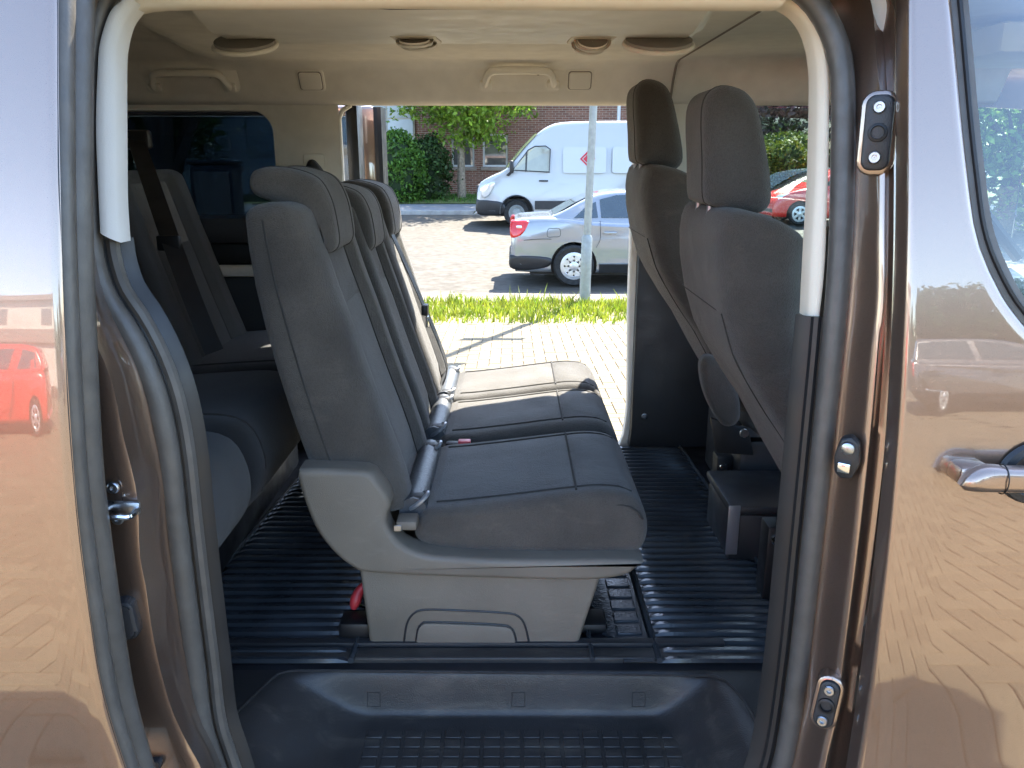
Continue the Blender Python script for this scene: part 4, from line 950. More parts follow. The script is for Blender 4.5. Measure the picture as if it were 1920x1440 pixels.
# far wall and side trims
def wallholes(name, x0, x1, z0, z1, hole, Y, th, m, k=8):
    """a flat trim panel with one rounded window opening"""
    hx0, hx1, hz0, hz1, r = hole; inner = rrect(hx0, hx1, hz0, hz1, r, k); n = len(inner); outer = []
    cx, cz = (hx0+hx1)/2, (hz0+hz1)/2
    for (x, z) in inner:
        dx, dz = x-cx, z-cz; s = min(((x1 if dx > 0 else x0)-cx)/dx if abs(dx) > 1e-9 else 1e9, ((z1 if dz > 0 else z0)-cz)/dz if abs(dz) > 1e-9 else 1e9)
        outer.append((cx+dx*s, cz+dz*s))
    R_ = [[Vector((x, Y, z)) for x, z in outer], [Vector((x+(.0), Y, z)) for x, z in offs(inner, -.006)], [Vector((x, Y+.004, z)) for x, z in offs(inner, -.001)], [Vector((x, Y+th, z)) for x, z in inner]]
    return obj(name, *loft(R_, True), m, VN, sharp=50)
a1 = P(200, 208, 2.74); a2 = P(524, 408, 2.74); cx1 = P(640, 300, 2.74).x
wallholes('rear_side_trim', -2.55, cx1, a2.z-.012, 1.745, (-1.75, a2.x, a2.z, a1.z, .07), 2.735, .05, 'headliner')
obj('rear_side_window', *box(-1.80, a2.x+.02, 2.79, 2.796, a2.z-.02, a1.z+.02), 'tint_glass', VN)
obj('pillar_trim_edge', *tube([(cx1, 2.742, z) for z in (.6, .9, 1.2, 1.5, 1.68)]+[(cx1+.012, 2.742, 1.705), (cx1+.04, 2.742, 1.722)], .008, 8), 'beige_plastic', VN)
obj('pillar_lower', *box(-.66, cx1+.004, 2.736, 2.85, .52, 1.324, .008), 'beige_plastic', VN)
lw = obj('rear_lower_trim', *box(-2.55, -.662, 2.70, 2.84, .5, 1.215, .012), 'dark_plastic', VN)
obj('trim_ledge', *box(-2.5, -.664, 2.66, 2.80, 1.285, a2.z+.004, .008), 'dark_plastic', lw)
obj('trim_recess', *box(-2.5, -.664, 2.705, 2.76, 1.215, 1.285, .004), 'black', lw)
obj('trim_strip', *box(-2.5, -.665, 2.655, 2.699, 1.175, 1.212, .012), 'beige_plastic', lw)
# belt anchor on the pillar
an = P(588, 306, 2.72)
ba = obj('belt_anchor', *box(an.x-.035, an.x+.035, 2.724, 2.734, an.z-.055, an.z+.03, .008), 'beige_plastic', VN)
obj('belt_guide', *pillow([(an.x-.028, an.z-.05), (an.x-.015, an.z), (an.x, an.z+.012), (an.x+.016, an.z), (an.x+.036, an.z-.03), (an.x+.034, an.z-.055)], 2.68, 2.724, .012, n=30, k=3), 'black', ba)
# far centre pillar: dark lower cover with a pale edge
bx = P(1190, 540, 2.74).x
obj('far_pillar_cover', *prism([(P(1192, 540, 2.72).x, 1.34), (P(1192, 540, 2.72).x+.0, .62), (P(1182, 822, 2.72).x-.01, FZ+.004), (.80, FZ+.004), (.80, 1.34)], 2.70, 2.80, .012), 'dark_plastic', VN)
obj('pillar_trim_edge', *pillow([(P(1186, 530, 2.74).x-.012, 1.72), (P(1190, 530, 2.74).x+.01, 1.72), (P(1190, 540, 2.74).x+.012, 1.1), (P(1188, 800, 2.74).x+.006, .60), (P(1170, 830, 2.74).x, FZ+.002), (P(1158, 828, 2.74).x, FZ+.002), (P(1176, 780, 2.74).x-.004, .66), (P(1184, 560, 2.74).x-.012, 1.1)], 2.725, 2.775, .01, n=50, k=3), 'beige_plastic', VN)
sc_ = P(1208, 780, 2.70); screw(frame_at(Vector((sc_.x, 2.699, sc_.z)), (0, -1, 0), (0, 0, 1)), 0, 0, .011, VN)
obj('far_pillar_upper', *prism([(.475, 1.341), (.475, 1.75), (.585, 1.75), (.60, 1.341)], 2.722, 2.80, .012), 'beige_plastic', VN)
# far front door inside: panel, sill, window, pillar
obj('far_door_trim', *box(.66, 1.7, 2.76, 2.85, .5, 1.235, .02), 'dark_plastic', VN)
obj('far_front_window', *box(.62, 1.75, 2.835, 2.84, 1.236, 1.72), 'clear_glass', VN)
obj('far_windscreen_post', *tube([(1.78, 2.83, 1.22), (1.45, 2.80, 1.55), (1.28, 2.78, 1.72)], .022, 8), 'black', VN)
# headliner: one moulded sheet, lower in the middle, raised at the rear, seam before the cab
la, lb = G(240, 50, 1.83), G(445, 152, 1.84)
def ceil_z(x, y):
    z = 1.842
    d = ((x-la.x)*(lb.y-la.y)-(y-la.y)*(lb.x-la.x))/math.hypot(lb.x-la.x, lb.y-la.y)
    z += .045*sstep(.02, -.07, -d if False else d)*(1 if y < 2.7 else 1) if True else 0
    if x > .505: z += .010
    return z
rows = []
xs_ = sorted([-2.5+.05*i for i in range(82)]+[.495, .503, .507, .515])
for x in xs_:
    r_ = []
    for y in [1.19, 1.22, 1.26, 1.3]+[1.3+.045*i for i in range(1, 29)]:
        z = ceil_z(x, y); z -= .05*(1-sstep(1.19, 1.30, y)); r_.append(Vector((x, y, z)))
    z1 = r_[-1].z; zc = min(z1, 1.852)
    for y, z in ((2.60, zc-.001), (2.625, zc-.006), (2.645, zc-.018), (2.66, 1.815), (2.675, 1.79), (2.69, 1.76), (2.705, 1.735), (2.715, 1.726), (2.735, 1.722), (2.78, 1.722)): r_.append(Vector((x, y, z)))
    rows.append(r_)
head = obj('headliner', *loft(rows), 'headliner', VN, sharp=0, label='beige moulded headliner with grab handles')
obj('headliner_seam', *tube([(.505, y, ceil_z(.5, y)+.001) for y in (1.25, 1.6, 2.0, 2.4, 2.58)]+[(.505, 2.63, 1.835), (.505, 2.672, 1.79), (.505, 2.702, 1.735)], .004, 6), 'roof_band', head)
def rail_pt(u, v):
    Y = 2.66
    for _ in range(3):
        p = P(u, v, Y); Y = interp([(1.722, 2.708), (1.76, 2.688), (1.79, 2.673), (1.815, 2.658), (1.85, 2.62)], p.z)
    return P(u, v, Y)
railn = (0, -.86, -.5)
for (u, v, w) in ((357, 147, .235), (974, 142, .212)):
    p = rail_pt(u, v); m = frame_at(p, railn, (0, 0, 1)); w2 = w/2
    hd = obj('grab_handle', *xform(tube(cr([(-w2, -.002, -.030), (-w2, .016, -.012), (-w2*.86, .026, .022), (-w2*.55, .030, .030), (0, .031, .031), (w2*.55, .030, .030), (w2*.86, .026, .022), (w2, .016, -.012), (w2, -.002, -.030)], 34), .0135, 10, rz=.75), m), 'beige_plastic', head)
    for s in (-1, 1): obj('handle_foot', *xform(box(s*w2-.02, s*w2+.02, -.004, .014, -.042, -.014, .006), m), 'beige_plastic', head)
    obj('handle_screw', *xform(lathe([(.006, .0), (.0055, .004), (.0005, .004)], 12), m @ Matrix.Translation((w2*.55, 0, .008))), 'roof_band', head)
    obj('handle_recess', *xform(prism(rrect(-w2-.032, w2+.032, -.052, .052, .03, 5), -.012, .0015, .001), m), 'headliner', head)
for (u, v) in ((583, 151), (1087, 150)):
    p = rail_pt(u, v); m = frame_at(p, railn, (0, 0, 1))
    obj('coat_hook_frame', *xform(prism(rrect(-.043, .043, -.034, .036, .012, 4), -.006, .005, .002), m), 'beige_plastic', head)
    obj('coat_hook_gap', *xform(prism(rrect(-.037, .037, -.029, .031, .010, 4), -.004, .0058, .0005), m), 'roof_band', head)
    obj('coat_hook', *xform(prism(rrect(-.034, .034, -.027, .028, .009, 4), -.004, .010, .003), m), 'beige_plastic', head)
# overhead console with air vents
def c_l(y): return interp([(1.4, -.56), (1.75, -.645), (2.06, -.69)], y)
def c_r(y): return interp([(1.4, .36), (1.7, .40), (2.06, .45)], y)
CP = [(1.40, .050), (1.44, .056), (1.60, .056), (1.680, .055), (1.694, .053), (1.85, .042), (2.02, .030), (2.034, .022), (2.06, -.004)]
def con_z(y): return 1.842-interp(CP, y)
rows = []
for s in [0, .004, .012, .025, .045, .07]+[.07+.86*i/30 for i in range(1, 30)]+[.93, .955, .975, .988, .996, 1]:
    e_ = min(sstep(0, .045, s), sstep(0, .045, 1-s)); rows.append([Vector((c_l(y)+(c_r(y)-c_l(y))*s, y, 1.842-(d*e_ if d > 0 else d))) for y, d in CP])
con = obj('overhead_console', *loft(rows), 'beige_plastic', VN, sharp=30, label='pale overhead console with air vents')
obj('gap_shadow_line', *tube(cr([P(690, 14, 1.245), P(760, 13, 1.25), P(960, 13, 1.25), P(1130, 14, 1.25), P(1200, 15, 1.245)], 14), [.0008]+[.0035]*12+[.0008], 6), 'black', con)  # black tube drawn as the shadow gap below the header trim
def vent(u, v, w, d, kind, flat=True):
    p = G(u, v, 1.806); m = Matrix.Translation((p.x, p.y, con_z(p.y)+.001)) @ Matrix.Rotation(R(2.7), 4, 'X')
    m = m @ Matrix(((1, 0, 0, 0), (0, 0, 1, 0), (0, -1, 0, 0), (0, 0, 0, 1)))   # local y points down out of the ceiling
    if not flat: return None, m
    base = obj('vent_plate', *xform(prism(rrect(-w/2, w/2, -d/2, d/2, .012, 4), -.012, .004, .002), m), 'cream_trim', con)
    return base, m
for (u, v, kind) in ((781, 67, 0), (1108, 69, 1)):
    b_, m = vent(u, v, .095, .17, kind)
    for k_, (dz, rr) in enumerate(((.035, .036), (-.04, .036))):
        mm = m @ Matrix.Translation((0, .008, dz)) @ (Matrix.Rotation(R(34 if kind else 21), 4, 'X'))
        obj('vent_ring', *xform(lathe([(rr+.004, 0), (rr+.002, .005), (rr-.003, .005), (rr-.004, -.004)], 28), mm), 'beige_plastic', con)
        obj('vent_well', *xform(lathe([(rr-.002, .0), (.0005, .0)], 24), mm), 'vent_grey', con)
        for s in (-.014, .014):
            hw = math.sqrt(max((rr-.003)**2-s*s, 1e-6)); obj('vent_vane', *xform(box(-hw, hw, .0005, .003, s-.004, s+.004, .001, 1), mm), 'beige_plastic', con)
for (u, v, w) in ((458, 66, .165), (1236, 62, .18)):
    b_, m = vent(u, v, w, .135, 0, False); m = m @ Matrix.Translation((0, .010, 0)) @ Matrix.Rotation(R(23), 4, 'X')
    obj('vent_ring', *xform(tube([(w*.40*math.cos(t), .005, .055*math.sin(t)) for t in [6.283*i/36 for i in range(36)]], .005, 7, closed=True), m), 'beige_plastic', con)
    obj('vent_well', *xform(prism([(w*.39*math.cos(t), .053*math.sin(t)) for t in [6.283*i/36 for i in range(36)]], -.006, .0052, 0), m), 'vent_grey', con)
    for i in range(4):
        s = -.036+.024*i; hw = w*.38*math.sqrt(1-(s/.056)**2); obj('vent_vane', *xform(box(-hw, hw, .0053, .010, s-.0045, s+.0045, .001, 1), m @ Matrix.Translation((0, 0, 0))), 'beige_plastic', con)
    obj('vent_bar', *xform(box(-.007, .007, .006, .012, -.052, .052, .001, 1), m @ Matrix.Rotation(R(25), 4, 'Y')), 'beige_plastic', con)
# cab: dashboard, wheel, mirror housing, consoles
dash = obj('dashboard', *pillow([(1.45, .85), (1.40, 1.05), (1.45, 1.17), (1.62, 1.20), (1.95, 1.13), (1.98, .85)], 1.08, 2.80, .05, n=50, k=3), 'dark_plastic', VN)
stw = Vector((1.27, 2.36, 1.17)); mS = Matrix.Translation(stw) @ Matrix.Rotation(R(-25), 4, 'Y')
sw = obj('steering_wheel', *xform(tube([(0, .185*math.cos(a), .185*math.sin(a)) for a in [6.283*i/40 for i in range(40)]], .015, 8, closed=True), mS), 'dark_plastic', VN)
obj('wheel_hub', *xform(box(-.01, .05, -.06, .06, -.06, .05, .02), mS), 'dark_plastic', sw)
for a in (180, 0, 270): obj('wheel_spoke', *xform(tube([(0.01, .05*math.cos(R(a)), .05*math.sin(R(a))), (0, .18*math.cos(R(a)), .18*math.sin(R(a)))], .013, 6), mS), 'grey_metal', sw)
mh = obj('roof_lamp_housing', *box(1.02, 1.32, 1.80, 2.1, 1.765, 1.83, .015), 'beige_plastic', VN)
obj('lamp_lens', *box(1.13, 1.24, 1.795, 1.802, 1.782, 1.808, .003), 'dark_plastic', mh)
obj('cab_floor', *box(.66, 1.7, 1.15, 2.80, .42, FZ-.004), 'floor_black', VN, smooth=False)
obj('near_sill_trim', *box(.47, .62, 1.165, 1.30, .50, 1.45, .02), 'dark_plastic', VN)
obj('near_upper_trim', *box(.49, .62, 1.20, 1.28, 1.452, 1.79, .02), 'beige_plastic', VN)

# ================================================================== SEATS AND LOOSE THINGS IN THE VAN
def pz(u, v, Y):
    p = P(u, v, Y); return (p.x, p.z)
YN = 1.52
BR_R = [pz(u, v, YN) for u, v in ((600, 930), (578, 890), (556, 835), (533, 770), (510, 700), (487, 620), (467, 540), (454, 470), (447, 415))]
BR_F = [pz(u, v, YN) for u, v in ((768, 955), (752, 900), (732, 845), (706, 780), (678, 705), (648, 622), (618, 545), (592, 470), (570, 410))]
HR = [pz(u, v, 1.60) for u, v in ((462, 345), (468, 322), (500, 313), (545, 318), (588, 336), (612, 375), (624, 425), (627, 460), (615, 476), (592, 474), (582, 445), (572, 412), (548, 391), (505, 379), (472, 366))]
CU = [pz(u, v, 1.505) for u, v in ((775, 992), (800, 962), (860, 955), (960, 944), (1060, 932), (1130, 926), (1180, 933), (1208, 958), (1218, 995), (1210, 1030), (1185, 1046), (1080, 1048), (960, 1046), (850, 1040), (785, 1024))]
def make_backrest(t, y0, y1, m, mi, dz=0., dip=.022):
    st = []
    for F_, R_ in zip(BR_F, BR_R):
        k = (F_[1]-BR_F[0][1])/(BR_F[-1][1]-BR_F[0][1]); ins = .012*k*k
        st.append(((F_[0], F_[1]+dz), (R_[0], R_[1]+dz), y0+ins, y1-ins))
    b = obj('backrest', *slab(st, n=34, e=.13, dedge=.72, dip=dip, bw=.20, cap=.030, capb=.02), m, t, sharp=0)
    # cloth insert between the bolsters: lower lighter panel and upper panel
    def panel(i0, i1, mm, nm, lift):
        rows = []
        N_ = 9
        for k in range(N_):
            f = i0+(i1-i0)*k/(N_-1); i = min(int(f), len(st)-2); g = f-i
            F_ = Vector(st[i][0]).lerp(Vector(st[i+1][0]), g); R_ = Vector(st[i][1]).lerp(Vector(st[i+1][1]), g); th = (F_-R_).length
            row = []
            for j in range(9):
                tt = .275+(.45)*j/8; e2 = 1 if 0 < k < N_-1 and 0 < j < 8 else 0
                p = R_+(F_-R_)*(1-(dip-.001-lift*e2)/th); row.append(Vector((p.x, y0+(y1-y0)*tt, p.y)))
            rows.append(row)
        return obj(nm, *loft(rows), mm, b, sharp=0)
    panel(.4, 5.35, mi, 'lower_insert', .006); panel(5.42, 7.9, 'fabric_side', 'upper_insert', .005)
    for tt in (.268, .732):
        pts = []
        for s_ in st[:-1]:
            F_, R_ = Vector(s_[0]), Vector(s_[1]); th = (F_-R_).length; p = R_+(F_-R_)*(1-(dip*.9)/th); pts.append(Vector((p.x, y0+(y1-y0)*tt, p.y)))
        obj('seam', *tube(cr(pts, 30), .0019, 6), 'seam', b)
    # side seam on the near flank
    pts = [Vector((Vector(s_[1]).lerp(Vector(s_[0]), .30+.05*i/8).x, s_[2]-.0005, Vector(s_[1]).lerp(Vector(s_[0]), .30).y)) for i, s_ in enumerate(st)]
    obj('seam', *tube(cr(pts, 30), .002, 6), 'seam', b)
    return b
def make_headrest(t, y0, y1, m, dz=0.):
    h = obj('headrest', *pillow([(x, z+dz) for x, z in HR], y0, y1, .024, n=64, k=6), m, t, sharp=0)
    pr = offs([Vector((p[0], p[1]+dz)) for p in HR], .004)
    for yy in (y0+.045, y1-.045):
        q = cr([(p.x, 0, p.y) for p in [Vector(a) for a in [(x, z+dz) for x, z in HR]]], 60, True)
        obj('seam', *tube([(p.x, yy, p.z) for p in q], .0016, 5, closed=True), 'seam', h)
    bx, bz = pz(560, 400, 1.6)
    for yy in (y0+.06, y1-.06): obj('post', *tube([(bx, yy, bz+dz+.03), (bx+.012, yy, bz-.06)], .006, 8), 'grey_metal', t)
    return h
def make_cushion(t, y0, y1, m, mi, near_m=None):
    c = obj('cushion', *pillow(CU, y0, y1, .032, n=80, k=7, conv=True), near_m or m, t, sharp=0)
    # flat cloth of the seat top with its seams
    def top(x):
        best = -9
        q = CUS
        for a, b in zip(q, q[1:]):
            if (a.x-x)*(b.x-x) <= 0 and abs(a.x-b.x) > 1e-9:
                z = a.z+(b.z-a.z)*(x-a.x)/(b.x-a.x); best = max(best, z)
        return best
    CUS = cr([(x, 0, z) for x, z in CU], 120, True); CUS.append(CUS[0])
    xa, xb, xc = pz(815, 960, 1.505)[0], pz(1082, 935, 1.505)[0], pz(1190, 935, 1.505)[0]
    def pan(x0, x1, nm, mm, lift):
        rows = []
        N_ = 12
        for k in range(N_+1):
            x = x0+(x1-x0)*k/N_; row = []
            for j in range(11):
                yy = y0+.048+(y1-y0-.096)*j/10; e = min(k, N_-k, j, 10-j); row.append(Vector((x, yy, top(x)+(.0005 if e == 0 else lift if e > 1 else lift*.8))))
            rows.append(row)
        return obj(nm, *loft(rows), mm, c, sharp=0)
    pan(xa, xb-.003, 'seat_insert', mi, .006); pan(xb+.004, xc, 'thigh_insert', m, .006)
    obj('seam', *tube([(xb+.0005, y0+.03+(y1-y0-.06)*i/10, top(xb)+.0012) for i in range(11)], .0024, 6), 'seam', c)
    for yy in (y0+.045, y1-.045):
        obj('seam', *tube([(xa+(xc-xa)*i/14, yy, top(xa+(xc-xa)*i/14)+.0008) for i in range(15)], .0024, 6), 'seam', c)
    # side welt along the near flank
    pts = [Vector((p[0], y0+.0035, p[1])) for p in [pz(u, v, 1.505) for u, v in ((800, 985), (900, 975), (1000, 965), (1100, 953), (1160, 948), (1190, 955), (1206, 975))]]
    obj('seam', *tube(cr(pts, 24), .002, 6), 'seam', c)
    return c
def roll(t, y0, y1):
    x, z = pz(772, 962, 1.54); r = obj('anchor_roll', *tube([(x+.004, y0+(y1-y0)*i/12, z+.006) for i in range(13)], .030, 14), 'rib_cover', t)
    for yy in (y0+.02, y1-.03):
        lp_ = [(x+.012+.03*math.cos(a)*(.7), yy+.020*math.sin(a)*1.1, z+.022+.016*math.cos(a)) for a in [6.283*i/24 for i in range(24)]]
        obj('anchor_bezel', *tube(lp_, .0052, 7, closed=True), 'grey_metal2', r)
        obj('anchor_slot', *box(x-.004, x+.03, yy-.014, yy+.014, z+.022, z+.036, .004), 'black', r)
    return r
mat('rib_cover', (.05, .055, .062), .4, var=.2, scale=90, bump=.6, bscale=260)
mat('grey_metal2', (.30, .31, .33), .35, metal=.6, var=.1)
# --- single seat nearest the door
S1 = thing('single_seat', 'grey cloth single seat nearest the open door, with plastic side shell', 'seat', (0, 1.70, FZ))
make_backrest(S1, 1.515, 1.955, 'fabric_side', 'fabric_insert'); make_headrest(S1, 1.60, 1.835, 'fabric_side'); make_cushion(S1, 1.505, 1.925, 'fabric', 'fabric_insert', 'fabric_side'); roll(S1, 1.535, 1.90)
shell = [pz(u, v, 1.50) for u, v in ((566, 882), (580, 868), (690, 872), (706, 882), (736, 928), (728, 962), (742, 992), (772, 1016), (830, 1029), (1000, 1036), (1188, 1036), (1189, 1050), (1160, 1066), (1080, 1073), (880, 1068), (705, 1060), (662, 1046), (622, 1010), (592, 962))]
shp = [(q.x, q.z) for q in cr([(x, 0, z) for x, z in shell], 90, True)]
obj('side_shell', *pillow(shp, 1.462, 1.530, .012, n=90, k=4, smooth=False), 'grey_plastic', S1, sharp=50, label='grey plastic side shell with raised rear wing')
base = [pz(u, v, 1.495) for u, v in ((674, 1058), (694, 1206), (884, 1212), (1074, 1218), (1082, 1212), (1102, 1150), (1127, 1076))]
bs = obj('base', *prism(base, 1.485, 1.94, .010, 3), 'grey_plastic', S1)
def arch(pts, y, th, name, m='grey_plastic'):
    q = [(a.x, a.z) for a in cr([(lambda p: (p[0], 0, p[1]))(pz(u, v, 1.485)) for u, v in pts], 40)]
    return obj(name, *prism(q, y-th, y+.004, .0022, 2), m, bs)
obj('recess_line', *tube(cr([P(u, v, 1.4845) for u, v in ((757, 1209), (763, 1170), (776, 1150), (800, 1143), (875, 1145), (945, 1149), (970, 1154), (984, 1172), (994, 1214))], 40), .0024, 6), 'dark_plastic', bs)
arch(((780, 1209), (784, 1182), (790, 1172), (802, 1168), (880, 1170), (944, 1174), (957, 1178), (963, 1188), (969, 1214)), 1.4845, .004, 'handle_pad')
obj('recess_line', *tube(cr([P(u, v, 1.4842) for u, v in ((779, 1210), (783, 1181), (790, 1170), (802, 1166), (880, 1168), (944, 1172), (958, 1177), (965, 1188), (971, 1215))], 40), .0020, 6), 'dark_plastic', bs)
lx_, lz_ = pz(755, 984, 1.49)
obj('recline_latch', *box(lx_-.012, lx_+.03, 1.478, 1.525, lz_-.008, lz_+.012, .005), 'grey_plastic', S1)
obj('latch_plate', *box(lx_-.016, lx_-.0125+.012, 1.474, 1.4775, lz_-.007, lz_+.006, .001, 1), 'grey_metal', S1)
pb_ = P(668, 1130, 1.56); obj('release_lever', *tube(cr([P(690, 1090, 1.58), P(674, 1108, 1.57), P(666, 1128, 1.56), P(663, 1142, 1.555)], 10), [.007, .008, .009, .010, .011, .012, .0125, .012, .010, .006], 10), 'buckle_red', S1)
obj('floor_foot', *box(pz(640, 1215, 1.52)[0], pz(700, 1215, 1.52)[0], 1.50, 1.56, FZ+.002, FZ+.05, .01), 'black', S1)
obj('floor_foot', *box(pz(1080, 1190, 1.52)[0], pz(1140, 1190, 1.52)[0], 1.53, 1.60, FZ+.002, FZ+.03, .01), 'black', S1)
# buckle beside the near cushion
bk = P(868, 832, 1.945)
bb = obj('belt_buckle', *box(bk.x-.045, bk.x+.012, 1.930, 1.958, bk.z-.03, bk.z+.006, .007), 'black', S1)
obj('release_button', *box(bk.x-.012, bk.x+.02, 1.932, 1.956, bk.z-.006, bk.z+.0105, .003), 'buckle_red', bb)
obj('buckle_stalk', *tube(cr([P(800, 838, 1.94), P(825, 842, 1.945), P(850, 840, 1.945)], 10), .016, 8), 'black', S1)
# --- double seat beyond it
S2 = thing('double_seat', 'grey cloth double bench seat beyond the single seat, partly in sunlight', 'seat', (0, 2.32, FZ))
for y0, y1, h0, h1 in ((1.985, 2.315, 2.03, 2.27), (2.32, 2.66, 2.39, 2.62)):
    make_backrest(S2, y0, y1, 'fabric', 'fabric_insert', -.02); make_headrest(S2, h0, h1, 'fabric', -.045); make_cushion(S2, y0-.02 if y0 < 2.1 else y0-.004, y1-.006 if y0 < 2.1 else y1, 'fabric', 'fabric_insert'); roll(S2, y0+.01, y1-.01)
obj('base', *prism(base, 2.02, 2.63, .012, 3), 'grey_plastic', S2)
# lap and shoulder belt lying on the middle backrest
def strap(pts, w, th, wd):
    pts = [Vector(p) for p in pts]; rings = []
    for i, p in enumerate(pts):
        t = (pts[min(i+1, len(pts)-1)]-pts[max(i-1, 0)]).normalized(); b = Vector(wd); b = (b-t*b.dot(t)).normalized(); n = t.cross(b)
        rings.append([p+b*w/2+n*th, p-b*w/2+n*th, p-b*w/2-n*th, p+b*w/2-n*th])
    return loft(rings, True, True, True)
bt = thing('seat_belt', 'black seat belt hanging down the front of the middle backrest', 'seat belt', P(735, 440, 2.30))
bp_ = cr([P(728, 440, 2.33)+Vector((.012, 0, 0)), P(775, 545, 2.325)+Vector((.012, 0, 0)), P(815, 640, 2.32)+Vector((.012, 0, 0)), P(832, 690, 2.315)+Vector((.01, 0, 0)), P(830, 720, 2.31)], 20)
obj('webbing', *strap(bp_, .045, .0012, (0, 1, 0.1)), 'belt', bt, sharp=30)
tg = P(788, 582, 2.30); obj('tongue', *box(tg.x+.003, tg.x+.022, 2.295, 2.332, tg.z-.016, tg.z+.016, .005), 'black', bt); obj('tongue_plate', *box(tg.x+.015, tg.x+.022, 2.295, 2.33, tg.z-.05, tg.z-.018, .001, 1), 'chrome', bt)
# --- rear bench
S3 = thing('rear_bench', 'third-row cloth bench at the back of the cabin, rear shade put into its colour', 'seat', (-1.0, 2.0, FZ))
n0 = len(bpy.data.objects)
CU_s, BF_s, BR_s, HR_s = CU, BR_F, BR_R, HR
DX, DZ3 = -.63, .05
CU = [(x+DX, z+DZ3*.6) for x, z in CU]; BR_F = [(x+DX, z+DZ3) for x, z in BR_F]; BR_R = [(x+DX, z+DZ3) for x, z in BR_R]
def cush3(y0, y1):
    fx, fz = -.545, 1.0
    prof = [(-1.06, .99), (-.9, 1.005), (-.72, 1.018), (-.62, 1.02), (-.565, .995), (-.54, .92), (-.555, .845), (-.62, .795), (-.8, .78), (-1.06, .78)]
    c = obj('cushion', *pillow(prof, y0, y1, .045, n=60, k=6, conv=True), 'fabric_shaded', S3, sharp=0)
    obj('seam', *tube(cr([(x, y0+.05, z+.001) for x, z in prof[:7]], 24), .0026, 6), 'seam', c); return c
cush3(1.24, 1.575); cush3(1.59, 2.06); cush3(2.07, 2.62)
for y0, y1 in ((1.24, 1.575), (1.59, 2.06), (2.07, 2.62)): make_backrest(S3, y0, y1, 'fabric_shaded', 'fabric_shaded2' if 'fabric_shaded2' in M else weave('fabric_shaded2', (.012, .013, .0145), (.018, .019, .021)))  # insert cloth likewise toned down for the rear shade
obj('base', *box(-1.05, -.72, 1.55, 2.55, FZ, .79, .02), 'black', S3)
CU, BR_F, BR_R, HR = CU_s, BF_s, BR_s, HR_s
bt3 = thing('seat_belt', 'black seat belt hanging before the tinted rear side window', 'seat belt', P(262, 270, 2.45))
obj('webbing', *strap(cr([P(252, 255, 2.45), P(275, 320, 2.3), P(320, 450, 2.1), P(372, 590, 2.0), P(402, 660, 1.97)], 20), .046, .0014, (1, .5, .1)), 'belt', bt3, sharp=30)
g3 = P(256, 270, 2.45); obj('belt_guide', *box(g3.x-.035, g3.x+.045, 2.43, 2.47, g3.z-.015, g3.z+.04, .012), 'black', bt3); obj('buckle_tongue', *box(P(318, 448, 2.1).x-.03, P(318, 448, 2.1).x+.03, 2.085, 2.105, P(318, 448, 2.1).z-.03, P(318, 448, 2.1).z+.01, .005), 'black', bt3)
